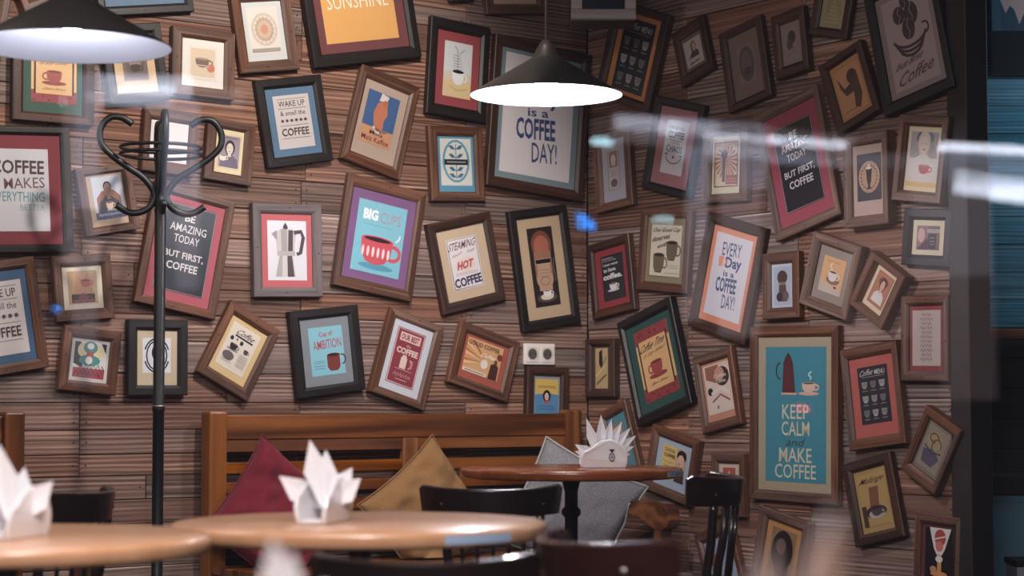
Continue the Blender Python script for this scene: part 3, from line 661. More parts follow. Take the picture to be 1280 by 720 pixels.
def keepcalm(a):
    c = 'd9ccaa'
    a.t('KEEP', .5, .52, .44, .105, c, .005).t('CALM', .5, .395, .46, .105, c, .005).t('and', .5, .295, .28, .06, '3a3c40', 0, 0, .2).t('MAKE', .5, .2, .54, .105, c, .005).t('COFFEE', .5, .08, .68, .105, c, .005)
    a.p([(.28,.65),(.3,.88),(.33,.92),(.43,.92),(.46,.88),(.5,.65)], '5a2024').p([(.33,.92),(.38,.96),(.43,.92)], '4a1a20').r(.26,.645,.52,.66,'d8a890').arc(.25, .82, .07, .06, 90, 270, .018, '2a2426').e(.72, .655, .17, .014, 'd8a890').cup(.72, .7, .22, .07, 'e0b8a0', '5a2a20').steam(.74, .76, .06, .02, 'cfe0dc')
def diamond_q(a): a.e(.46, .7, .36, .2, '9a8458').arc(.6,.6,.2,.16,0,300,.05,'4a3a2c').arc(.4,.75,.2,.1,0,300,.05,'4a3a2c').p([(.1,.4),(.5,.5),(.9,.36),(.7,.1),(.2,.12)], '4f4658').l([(.1,.5),(.5,.4),(.9,.5)], .05, '3a322c')
def mcup(a): a.t('Melange', .5, .86, .86, .14, '2c1c14', .02, 2, .3).p([(.36,.74),(.7,.74),(.62,.3),(.3,.3)], '7c4a28').r(0,0,.16,.4,'4a3424').e(.5, .26, .38, .12, '3a2a2c').e(.52, .22, .3, .09, 'b0a4a0').cup(.52,.26,.4,.16,'4a3c44','201418')
def dessert(a): a.p([(.14,1),(.3,.62),(.44,.46),(.56,.46),(.7,.62),(.9,1)], 'd8d2d0').e(.52, .82, .2, .16, 'a82c20').e(.5,.66,.14,.1,'c8604c').l([(.3,.78),(.74,.86)], .04, 'e0c8bc').r(.44,.16,.58,.5,'c88a34').e(.5,.42,.13,.06,'e0dcda').e(.5, .14, .3, .05, 'd0802c').e(.3,.22,.12,.06,'b87c60').r(.04,.0,.5,.05,'7a3420')
def drinkcof(a):
    a.r(.0,0,.58,1,'ddb858').t('DRINK', .3, .86, .44, .11, '2b2620', .04).t('COFFEE', .3, .7, .48, .11, '2b2620', .04).t('Do stupid', .28, .5, .4, .07, '4a3a2c').t('things', .24, .38, .3, .07, '4a3a2c').t('FASTER', .28, .22, .4, .08, '2b2620', .02)
    a.e(.8, .8, .2, .18, '231c20').e(.78, .64, .15, .2, 'dca890').r(.66,.36,.9,.48,'dca890').l([(.7,.56),(.78,.55)], .03, 'a02828').p([(.6,.0),(.64,.4),(.96,.4),(1,0)], '3c3438')
def redsmall(a): a.r(.1,.06,.9,.94,'b03c28').cup(.5,.4,.3,.26,'7c2018').r(.46,.3,.54,.7,'e4c8a8').p([(.44,.7),(.5,.86),(.56,.7)], 'e8a060')
def bluelean(a): a.t('22', .3, .2, .3, .14, '24304c', .02, -20, .2).e(.3,.6,.2,.14,'9a5040').l([(.3,.3),(.1,.5)], .04, '24304c')
def goldlean(a): a.e(.5, .62, .44, .36, '2a1c20').e(.44,.7,.2,.14,'6a5048').e(.56,.3,.3,.16,'3c2628').lines(.1,.9,(.08,),.03,'7a4a2c')
def tealbit(a): a.r(.1,.1,.9,.9,'b8a090').e(.5,.6,.3,.26,'5a3a34').e(.5,.3,.3,.12,'7c4a3a')
def white_card(a): a.r(.04,.04,.96,.96,'e4e0e2').l([(.1,.2),(.5,.22)], .015, 'c8c4c8')
def orangep(a): a.r(0,0,1,1,'c07a2c').e(.5,.5,.3,.34,'a85c1c')
def plainp(a): a.r(.1,.1,.9,.9,'a08a80').e(.5,.5,.3,.3,'8a6c60')
def top_blue(a): a.cup(.5,.5,.4,.4,'7a6a70')

F('edge_orange','f_b','b9752c','c07a2c',orangep,'brown frame with an orange picture, cut by the left edge above the lampshade')
F('top_brown','f_b','5a4238','6a5044',plainp,'strongly tilted brown frame at the top behind the left pendant lamp',.02)
F('top_blue','f_k','54708c','7e8fa8',top_blue,'dark frame with grey-blue mat at the top edge, right of the left lamp')
F('green_cup','f_d','3c5a50','d9a765',coffee_time,'dark brown frame with green mat and red cup poster under the left lamp')
F('makes','f_k','7c2430','c2c0c8',makes,'large black frame with red mat reading COFFEE MAKES EVERYTHING BETTER at the left edge')
F('man_mug','f_b','b59a84','b9c0d0',man_mug,'brown frame with a man in dark clothes, left of the coat rack')
F('dark_tan','f_k','c8a67c','6a5850',dark_tan,'black frame with tan mat and dark picture behind the left lampshade')
F('cup_print','f_b','d9d4ce','dcd3c8',cup_print,'brown frame with white mat and a pale brown cup drawing, top left')
F('mandala','f_b','c3c8ca','ddd4cc',mandala,'brown frame with a faded round ornament print, left of the sunshine frame')
F('sunshine','f_k','6e3438','dd9c3c',sunshine,'big black frame with maroon mat and yellow print reading SUNSHINE')
F('wake_s','f_k','4d7397','cfc6c8',wake,'black frame with blue mat reading WAKE UP, above the moka pot')
F('mola','f_b','b39a8a','2d5a94',mola,'brown frame leaning right with an orange figure on a blue ground')
F('steam_tree','f_k','943038','cdd0d6',steam_tree,'black frame with red mat and a white cup with steam drawn like a tree')
F('leaf','f_b','4391b4','dcdad4',leaf,'small brown frame with bright blue mat and a coffee branch emblem')
F('every_big','f_d','70858f','d9d2da',every,'large frame with grey-blue mat, Every Day is a Coffee Day, behind the right lamp')
F('top_beige','f_b','c9a590','c9a590',None,'brown frame with beige print at the top edge, left of the lamp cord')
F('top_slit','f_d','4a3a34','4a3a34',None,'narrow dark frame barely showing at the top edge')
F('steaming','f_d','c6aa88','e2dbdc',steaming,'dark brown frame with tan mat reading STEAMING HOT COFFEE')
F('machine','f_k','bfa07c','2b2022',machine,'tall black frame with tan mat and a brass coffee machine picture')
F('bigcups','f_b','7a4c80','6fbcd0',bigcups,'large brown frame with purple mat and red cup reading BIG CUPS')
F('moka','f_g','c4545a','e2e0e8',moka,'grey-brown frame with salmon red mat and a silver moka pot')
F('amazing_l','f_b','b04a5c','262a34',amazing,'brown frame with pink mat reading BE AMAZING, behind the coat rack')
F('rosie','f_b','e0cda4','d9c6a0',rosie,'small brown frame, cream mat, woman holding a cup, right of the coat rack')
F('white_card','f_b','e2dee2','e4e0e4',white_card,'brown frame with an almost blank white print behind the coat rack ring')
F('eagle_cup','f_b','ded2bc','c9a070',eagle_cup,'small brown frame with cream mat and orange cup print, near the left edge')
F('teal_girl','f_b','c9c8cc','c9c2b8',teal_girl,'small brown frame with a teal, black and red lettered print, low at the left')
F('gent','f_k','c9b494','dfe2e8',gent,'black frame with beige mat and a bearded gentleman emblem, behind the coat rack pole')
F('vintage','f_b','d9b878','e2d6c8',vintage,'brown frame tilted far right with yellowed print of small coffee cups')
F('ambition','f_k','7c828a','7cc2d4',ambition,'black frame with grey mat and light blue print reading Cup of AMBITION')
F('ourbest','f_b','c3c8d2','8c1c34',ourbest,'brown frame leaning right with crimson print reading OUR BEST COFFEE')
F('orange_ad','f_b','a84a30','d8a060',orange_ad,'brown landscape frame with rust mat and an orange sunray advertisement')
F('blue_card','f_d','8d949e','3d86b8',blue_card,'small dark frame with a yellow and blue print below the wall socket')
F('wake_l','f_b','2f5478','c6bcbc',wake,'large brown frame with blue mat, WAKE UP & smell, cut by the left edge')
F('menu_o','f_d','cc7a30','22222a',Art.menu and (lambda a: a.menu(0)),'dark frame with orange mat and black coffee menu right of the right lamp')
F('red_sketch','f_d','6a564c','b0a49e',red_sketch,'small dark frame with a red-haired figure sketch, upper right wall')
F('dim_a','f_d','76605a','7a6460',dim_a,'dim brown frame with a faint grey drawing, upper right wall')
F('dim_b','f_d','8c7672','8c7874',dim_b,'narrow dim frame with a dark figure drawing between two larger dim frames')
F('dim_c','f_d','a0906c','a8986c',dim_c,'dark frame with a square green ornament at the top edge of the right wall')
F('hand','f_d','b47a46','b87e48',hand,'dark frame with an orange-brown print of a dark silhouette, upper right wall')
F('bean','f_k','8c7876','a48e90',bean,'large black frame with coffee beans over a striped cup, top right')
F('chaos','f_k','a86a70','cdccd4',chaos,'black frame with dusty pink mat reading COFFEE and CHAOS')
F('sunburst','f_l','ddd2b4','e2c498',sunburst,'brown frame with cream mat and an orange sunburst print')
F('narrow_w','f_b','a3a4b4','b9b0b4',narrow_w,'narrow brown frame with pale grey mat beside the corner of the walls')
F('narrow_b','f_d','4a3428','b89c6c',narrow_b,'narrow dark brown frame with a small slim print, right of the wall socket')
F('justwant','f_d','8e1e2a','26262e',justwant,'dark brown frame with red mat reading I just want to have coffee')
F('onegood','f_b','8c7e5c','dccfb8',onegood,'brown frame with olive mat and two tilted mugs reading One Good Cup deserves another')
F('every_s','f_d','e0855a','dcd8e2',every,'dark brown frame with orange mat, Every Day is a Coffee Day, leaning right')
F('cofftime','f_k','1d4a44','d9a765',coffee_time,'black frame with dark green mat reading Coffee Time is any time')
F('peach_photo','f_b','c88460','c8b0a4',peach_photo,'brown frame with peach mat and a sepia coffee collage, right of the green mat frame')
F('vase','f_b','b9c2d4','a8b2c4',vase,'small brown frame with pale blue print of a dark bust and jars')
F('steamcup','f_l','958478','dca468',steamcup,'greyed brown frame with grey mat and an orange print of a white cup, leaning right')
F('diamond_p','f_b','d9bf98','b06a44',diamond_p,'brown frame tilted like a diamond with cream mat and a portrait')
F('red_script','f_b','8a2e30','b9a49c',red_script,'brown frame with narrow red mat and a pale print of script lines')
F('dark_small','f_k','cfc0a0','6a5a5c',dark_small,'small black landscape frame with cream mat, right end of the wall')
F('redcup_girl','f_b','dcc594','cfc0b4',redcup_girl,'brown frame with a pale figure and a red cup, right end of the wall')
F('roundel','f_l','b4978a','3c3640',roundel,'greyed frame with beige mat and a round coffee glass emblem')
F('amazing_r','f_l','a03a4c','1f1e26',amazing,'large frame, crimson mat, leaning left, reading BE AMAZING TODAY, on the right wall')
F('keepcalm','f_b','a89678','20869a',keepcalm,'largest brown frame with turquoise poster reading KEEP CALM and MAKE COFFEE')
F('menu_r','f_b','b04a3c','28262e',lambda a: a.menu(0),'brown frame with red mat and black coffee menu right of the turquoise poster')
F('diamond_q','f_b','7a685c','8a7a6c',diamond_q,'brown diamond-tilted frame low on the right wall with an olive and violet print')
F('mcup','f_d','a88444','b08c48',mcup,'dark frame with yellow print of a cup and brown stripe, low on the right wall')
F('dessert','f_b','5c1a22','1a1418',dessert,'brown frame with dark red mat and a red and white dessert glass, bottom right')
F('drinkcof','f_b','9db2c6','b9a890',drinkcof,'brown frame with pale blue mat reading DRINK COFFEE, behind the rear table edge')
F('redsmall','f_b','c9b49c','d8c4b0',redsmall,'small brown frame with cream mat and an orange-red print, behind the right chair')
F('bluelean','f_b','8fa3bd','a3b2c8',bluelean,'brown frame with pale blue print half hidden behind the right chair')
F('goldlean','f_b','b87c34','8c6a3c',goldlean,'brown frame with golden mat and dark print below the turquoise poster')
F('tealbit','f_b','3c7f92','8c7468',tealbit,'brown frame with teal mat half hidden behind the napkins of the rear table')

DEEP = {'narrow_b': .03, 'hand': .034, 'bean': .04, 'diamond_p': .045, 'steamcup': .034, 'roundel': .045, 'redcup_girl': .045, 'diamond_q': .036, 'dim_b': .03, 'menu_o': .03, 'sunshine': .034, 'every_big': .032, 'cofftime': .034, 'amazing_r': .03}
for key, wd, mc, bg, fn, label, d in FR:
    wl, a, z, W_, H_, th, mw, mh, pr = FT[key]
    d = DEEP.get(key, d)
    mwd = (WL if wl == 'L' else WR) @ Matrix.Translation((a, -.005, z)) @ Matrix.Rotation(-R(th), 4, 'Y')
    root = empty('picture_frame', mat=mwd); tag(root, label, 'picture frame', 'framed coffee prints hung on the plank walls')
    bx, bz = W_/2 - mw, H_/2 - mh
    for k, (Lg, b, ob, loc, ry) in enumerate(((W_, bz, bx, (0, 0, H_/2-bz/2), 0), (W_, bz, bx, (0, 0, -H_/2+bz/2), 180), (H_, bx, bz, (W_/2-bx/2, 0, 0), 90), (H_, bx, bz, (-W_/2+bx/2, 0, 0), -90))):
        link('rail', rail_mesh(Lg, b, ob, d, wd), root, loc, (0, R(ry), 0))
    yf = d*.55
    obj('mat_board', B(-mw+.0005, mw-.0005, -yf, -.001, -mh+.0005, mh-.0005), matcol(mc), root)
    if fn:
        p0, p1, q0, q1 = pr or (-mw+.006, mw-.006, -mh+.006, mh-.006)
        A = Art(p1-p0, q1-q0); rr = random.Random(3); fn(A)
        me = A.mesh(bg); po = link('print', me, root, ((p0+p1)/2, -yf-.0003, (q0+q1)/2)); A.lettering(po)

# ------------------------------------------------------------------ double wall socket
s_ = empty('wall_socket', mat=WL @ Matrix.Translation((-.263, -.004, 1.176))); tag(s_, 'white double wall socket between the orange landscape frame and the corner', 'socket')
obj('faceplate', B(-.079, .079, -.01, 0, -.043, .043), M['plastic'], s_, bevel=.003)
for sx in (-.038, .038):
    bm = bmesh.new(); box(bm, sx-.032, sx+.032, -.013, -.01, -.033, .033); obj('insert', bm, M['plastic'], s_, bevel=.0015)
    bm = bmesh.new(); lathe(bm, [(0, .0), (.0215, .0), (.0235, -.0012), (.026, -.0012), (.026, .001)], 24)
    bmesh.ops.rotate(bm, verts=bm.verts, cent=(0,0,0), matrix=Matrix.Rotation(R(90), 3, 'X'))
    so = obj('outlet', bm, M['hole'], s_, (sx, -.0135, 0))
    for q in (-1, 1):
        bm = bmesh.new(); lathe(bm, [(0, 0), (.0035, 0)], 10); bmesh.ops.rotate(bm, verts=bm.verts, cent=(0,0,0), matrix=Matrix.Rotation(R(90), 3, 'X'))
        obj('pin_hole', bm, M['black_ink'], so, (q*.0095, -.0006, 0))

# ------------------------------------------------------------------ pale wooden box high in the corner
wb = empty('wall_box', (.352, 7.62, 2.45)); tag(wb, 'greyish wooden box with dark glass front mounted high in the corner', 'wall box')
bm = bmesh.new(); box(bm, -.125, .125, .02, .2, 0, .3); obj('box_body', bm, M['f_d'], wb, bevel=.004)
for nm, a in (('rail', (-.125, .125, -.01, .02, 0, .04)), ('rail', (-.125, .125, -.01, .02, .26, .3)), ('rail', (-.125, -.082, -.01, .02, .0402, .2598)), ('rail', (.082, .125, -.01, .02, .0402, .2598))):
    obj(nm, B(*a), M['f_w'], wb, bevel=.003)
obj('glass_front', B(-.0815, .0815, .004, .0195, .0405, .2595), plain('dark_glass', '141b28', .12), wb)

# ------------------------------------------------------------------ benches
def bench(a0, Lg, label, name='bench', both=False):
    root = empty(name, mat=WL @ Matrix.Translation((a0, -.03, 0))); tag(root, label, 'bench', 'stained pine benches along the plank wall')
    bw = M['bench']
    for x in (0, Lg-.072): obj('post', B(-.475, .475, -.035, .035, -.036, .036), bw, root, (x+.036, -.05, .475), (0, R(-90), 0), bevel=.008)
    obj('top_rail', B(.0725, Lg-.0725, -.066, -.034, .848, .936), bw, root, bevel=.004)
    mid = Lg*.515
    for x0, x1 in ((.0725, mid-.035), (mid+.035, Lg-.0725)):
        for z0, z1 in ((.803, .8475), (.725, .765), (.655, .695), (.585, .625), (.515, .555)):
            bm = B(-(x1-x0)/2, (x1-x0)/2, -.011, .011, -(z1-z0)/2, (z1-z0)/2); obj('back_slat', bm, bw, root, ((x0+x1)/2, -.05, (z0+z1)/2), bevel=.002)
    obj('stile', B(-.22, .22, -.014, .014, -.034, .034), bw, root, (mid, -.05, .627), (0, R(-90), 0), bevel=.003)
    for k in range(5):
        obj('seat_slat', B(-Lg/2+.01, Lg/2-.01, -.047, .047, -.014, .014), bw, root, (Lg/2, -.135-.102*k, .386), bevel=.004)
    obj('apron', B(.06, Lg-.06, -.6, -.575, .29, .371), bw, root, bevel=.003)
    obj('apron', B(.06, Lg-.06, -.085-.03, -.087, .29, .371), bw, root, bevel=.003)
    for x in ((.006, Lg-.066) if both else (Lg-.066,)):
        bm = bmesh.new(); prof = [(-.087, .6), (-.087, .545), (-.5, .54), (-.56, .515), (-.6, .495), (-.64, .49), (-.675, .505), (-.69, .535), (-.685, .57), (-.66, .595), (-.62, .603)]
        f0 = [bm.verts.new((x, y, z)) for y, z in prof]; f1 = [bm.verts.new((x+.06, y, z)) for y, z in prof]
        bm.faces.new(f0); bm.faces.new(f1[::-1])
        for i in range(len(prof)): j = (i+1) % len(prof); bm.faces.new([f0[i], f1[i], f1[j], f0[j]])
        obj('armrest', bm, bw, root, bevel=.006)
        obj('leg', B(x, x+.06, -.64, -.602, 0, .4945), bw, root, bevel=.005)
        obj('side_rail', B(x+.005, x+.055, -.6, -.09, .3, .37), bw, root, bevel=.003)
    if not both:
        obj('leg', B(.006, .066, -.64, -.602, 0, .371), bw, root, bevel=.005); obj('side_rail', B(.011, .061, -.6, -.09, .3, .37), bw, root, bevel=.003)
    return root
bench(-1.817, 1.694, 'orange-brown pine bench with slatted back behind the cushions and rear table')
bench(-4.2, 1.692, 'pine bench cut by the left edge, only its end post showing')

# ------------------------------------------------------------------ cushions
def cushion(name, label, mat, apex, side, phi, n, tilt, thick, seed, piping=None, wr=.006, yaw=0):
    rn = random.Random(seed); N_ = 28; bm = bmesh.new()
    c = Vector((apex[0], apex[1])) - Vector((math.cos(R(phi+45)), math.sin(R(phi+45)))) * side / math.sqrt(2)
    ph = [rn.uniform(0, 6) for _ in range(8)]
    Mx = WL @ Matrix.Translation((c.x, -n, c.y)) @ Matrix.Rotation(R(yaw), 4, 'Z') @ Matrix.Rotation(R(-tilt), 4, 'X') @ Matrix.Rotation(R(-phi), 4, 'Y')
    def fix(v):
        loc = Mx @ v; q = WL.inverted() @ loc
        zmin = .408
        if q.z < zmin: q.z = zmin + (q.z - zmin)*.02; 
        q.y = min(q.y, -.12 if q.x < -1.7 or q.x > -.22 else -.096); e = max(0, q.z-.592)*14; lo, hi = -2.2, -.197+e
        if q.x < lo: q.x = lo + (q.x-lo)*.05
        if q.x > hi: q.x = hi + (q.x-hi)*.05
        return WL @ q
    def P(i, j, s):
        u = -1+2*i/N_; v = -1+2*j/N_
        x = u*side/2*(1-.08*(1-v*v)*abs(u)); z = v*side/2*(1-.08*(1-u*u)*abs(v))
        h = (max(0, 1-u**4)*max(0, 1-v**4))**.5 * (1-.25*(u*u+v*v)/2)
        wv = wr*h*(math.sin(5*u+3*v+ph[0]) + .7*math.sin(9*v-4*u+ph[1]) + .5*math.sin(13*u+7*v+ph[2]) + .35*math.sin(21*v+4*math.sin(3*u)+ph[3]))
        return Vector((x, -s*(thick/2*h) - (wv if s > 0 else 0), z))
    o3 = WL @ Vector((c.x, -n, .42))
    g = {}
    for s in (1, -1):
        for i in range(N_+1):
            for j in range(N_+1):
                e = i in (0, N_) or j in (0, N_)
                if s == -1 and e: g[s, i, j] = g[1, i, j]
                else: g[s, i, j] = bm.verts.new(fix(P(i, j, s)) - o3)
        for i in range(N_):
            for j in range(N_): bm.faces.new([g[s, i, j], g[s, i+1, j], g[s, i+1, j+1], g[s, i, j+1]])
    root = obj(name, bm, mat, None, o3, smooth=True, subsurf=1); tag(root, label, 'cushion', 'cushions on the pine bench')
    pts = [(i, 0) for i in range(N_)] + [(N_, j) for j in range(N_)] + [(N_-i, N_) for i in range(N_)] + [(0, N_-j) for j in range(N_)]
    bm = bmesh.new(); tube(bm, [fix(P(i, j, 1)) - o3 for i, j in pts], .0045 if piping else .003, 6, True)
    obj('seam', bm, piping or mat, root, smooth=True)
    return root
cushion('cushion', 'dark red cushion standing on one corner at the left of the bench', M['red'], (-1.639, .873), .43, 50, .24, 12, .14, 3, wr=.012)
cushion('cushion', 'tan linen cushion leaning in the middle of the bench', M['tan'], (-.901, .866), .45, 35, .24, 12, .13, 8, wr=.009)
cushion('cushion', 'big grey cushion with pale piping behind the rear table', M['grey'], (-.445, .852), .45, 64, .315, 12, .12, 5, M['piping'], yaw=-45)


# ------------------------------------------------------------------ round tables
def table(x, y, h, r, label, top, sticker=None, name='round_table'):
    root = empty(name, (x, y, 0)); tag(root, label, 'table', 'round cafe tables')
    bm = bmesh.new(); t_ = .033
    lathe(bm, [(0, h), (r-.008, h), (r-.002, h-.003), (r, h-.009), (r, h-.026), (r-.004, h-.031), (r-.012, h-t_), (0, h-t_)], 96)
    o = obj('tabletop', bm, top, root, smooth=True)
    e_ = o.modifiers.new('n', 'EDGE_SPLIT'); e_.split_angle = R(50)
    bm = bmesh.new(); lathe(bm, [(0, h-t_-.001), (.09, h-t_-.001), (.09, h-t_-.008), (.03, h-t_-.014), (.022, h-.08), (.022, h-.13), (.032, h-.14), (.032, h-.155), (.022, h-.165), (.024, .12), (.04, .07), (.05, .05), (0, .05)], 24)
    obj('column', bm, M['iron'], root, smooth=True)
    for k in range(4):
        a = R(45+90*k); bm = bmesh.new()
        tube(bm, spline([(0.02*math.cos(a), .02*math.sin(a), .07), (.14*math.cos(a), .14*math.sin(a), .065), (.27*math.cos(a), .27*math.sin(a), .018)], 5), [.02]*6+[.015]*5, 8)
        obj('foot', bm, M['iron'], root, smooth=True)
    if sticker:
        a0, a1, z0, z1, txt = sticker; bm = bmesh.new(); n = 10; pv = None
        for i in range(n+1):
            a = R(a0+(a1-a0)*i/n); q = [bm.verts.new(((r+.0008)*math.cos(a), (r+.0008)*math.sin(a), z)) for z in (z0, z1)]
            if pv: bm.faces.new([pv[0], q[0], q[1], pv[1]])
            pv = q
        obj('label_strip', bm, M['sticker'], root)
        if txt:
            vs, fs = glyphs(txt, 0); bm = bmesh.new(); V = []
            for gx, gz in vs:
                a = R((a0+a1)/2 + (a1-a0)*.8*gx); V.append(bm.verts.new(((r+.0014)*math.cos(a), (r+.0014)*math.sin(a), (z0+z1)/2 + gz*(z1-z0)*.5)))
            for f in fs:
                try: bm.faces.new([V[i] for i in f])
                except ValueError: pass
            obj('lettering', bm, M['black_ink'], root)
    return root
table(.197, 6.68, .766, .37, 'round brown varnished table in front of the grey cushion, in focus', M['table_d'], (-35, -14, .742, .757, 'IIII IIIIIIII'))
table(-.3175, 4.2, .737, .39, 'blurred round light wood table at centre with one napkin holder', M['table'], (-61, -36, .712, .73, None))
table(-.945, 3.75, .737, .38, 'blurred round light wood table at the lower left corner', M['table'])
table(-.30, 1.86, .72, .33, 'round table just below the picture, carrying the low blurred napkin holder', M['table'])
table(.24, .98, .72, .33, 'round table right below the picture, nearest the window', M['table'])

# ------------------------------------------------------------------ bentwood chairs (back towards local +y)
def chair(label, mat, bolt=None):
    root = empty('bentwood_chair'); tag(root, label, 'chair', 'dark bentwood chairs')
    bm = bmesh.new(); lathe(bm, [(0, .455), (.15, .455), (.185, .46), (.195, .45), (.19, .435), (.17, .43), (0, .432)], 40); obj('seat', bm, mat, root, smooth=True)
    def arc_band(r, z0, z1, th, a0, a1, n=26, crest=.012):
        bm = bmesh.new(); rings = []
        for i in range(n+1):
            f = i/n; a = R(a0+(a1-a0)*f); k = abs(2*f-1); zt = z1 + crest*(k**2) - .01*(max(0, k-.92)/.08)**2; zb = z0 + .006*k
            ca, sa = math.cos(a), math.sin(a); lean = .02
            rings.append([bm.verts.new((rr_*ca, rr_*sa, z)) for rr_, z in ((r-th/2, zb), (r+th/2, zb), (r+th/2+lean*.3, (zb+zt)/2), (r+th/2+lean*.5, zt-.004), (r+lean*.5, zt), (r-th/2+lean*.5, zt-.004))])
        for A_, B_ in zip(rings, rings[1:]):
            m_ = len(A_)
            for k in range(m_): bm.faces.new([A_[k], A_[(k+1) % m_], B_[(k+1) % m_], B_[k]])
        bm.faces.new(rings[0]); bm.faces.new(rings[-1][::-1]); return bm
    br_ = obj('back_rail', arc_band(.2, .665, .745, .019, 22, 158), mat, root, bevel=.003)
    for q in (-1, 1):
        bm = bmesh.new(); a = R(90+q*42)
        tube(bm, spline([(.2*math.cos(a)*1.0, .2*math.sin(a), .672), (.185*math.cos(a), .185*math.sin(a), .56), (.165*math.cos(a), .165*math.sin(a), .44), (.18*math.cos(a), .2*math.sin(a), .22), (.2*math.cos(a), .25*math.sin(a), 0)], 5), .0135, 10); obj('back_leg', bm, mat, root, smooth=True)
        bm = bmesh.new(); a = R(-90+q*42)
        tube(bm, spline([(.165*math.cos(a), .165*math.sin(a), .435), (.18*math.cos(a), .18*math.sin(a), .22), (.205*math.cos(a), .205*math.sin(a), 0)], 5), [.017]*6+[.012]*5, 10); obj('front_leg', bm, mat, root, smooth=True)
    for k in range(5):
        a = R(90 + (k-2)*13.5); bm = bmesh.new()
        tube(bm, [(.199*math.cos(a), .199*math.sin(a), .67), (.185*math.cos(a), .185*math.sin(a), .56), (.172*math.cos(a), .172*math.sin(a), .45)], .0065, 8); obj('spindle', bm, mat, root, smooth=True)
    bm = bmesh.new(); tube(bm, [(.165*math.cos(R(10*i)), .165*math.sin(R(10*i)), .24) for i in range(36)], .008, 8, True); obj('stretcher', bm, mat, root, smooth=True)
    for q in (-1, 1):
        bm = bmesh.new(); lathe(bm, [(0, .004), (.006, .003), (.007, 0)], 10); a = R(90+q*42)
        bmesh.ops.rotate(bm, verts=bm.verts, cent=(0,0,0), matrix=Matrix.Rotation(R(90), 3, 'Y') ); bmesh.ops.rotate(bm, verts=bm.verts, cent=(0,0,0), matrix=Matrix.Rotation(a, 3, 'Z'))
        obj('bolt', bm, bolt or mat, br_, (.2125*math.cos(a), .2125*math.sin(a), .70), smooth=True)
    return root
c0 = chair('dark bentwood chair with its back to us between the two middle tables', M['chair'])
def put(x, y, rz, label, z=1.0, src=None):
    c = copy_tree(src or c0); c.location = (x, y, 0); c.rotation_euler = (0, 0, R(rz)); c.scale = (1, 1, z); c['label'] = label
c0.location = (-.065, 5.74, 0); c0.rotation_euler = (0, 0, R(184))
put(.46, 5.86, -104, 'dark bentwood chair seen from the side, right of the rear table', 1.03)
put(-1.27, 5.3, -118, 'dark bentwood chair seen from the side at the left, behind the left table', 1.01)
put(-.15, 3.58, 180, 'blurred dark chair at the bottom centre pushed under the light wood table', .965)
c1 = chair('blurred mahogany chair at the bottom, right of the light wood table', M['chair_r'], M['brass'])
c1.location = (.262, 3.61, 0); c1.rotation_euler = (0, 0, R(118)); c1.scale = (1, 1, 1.0)

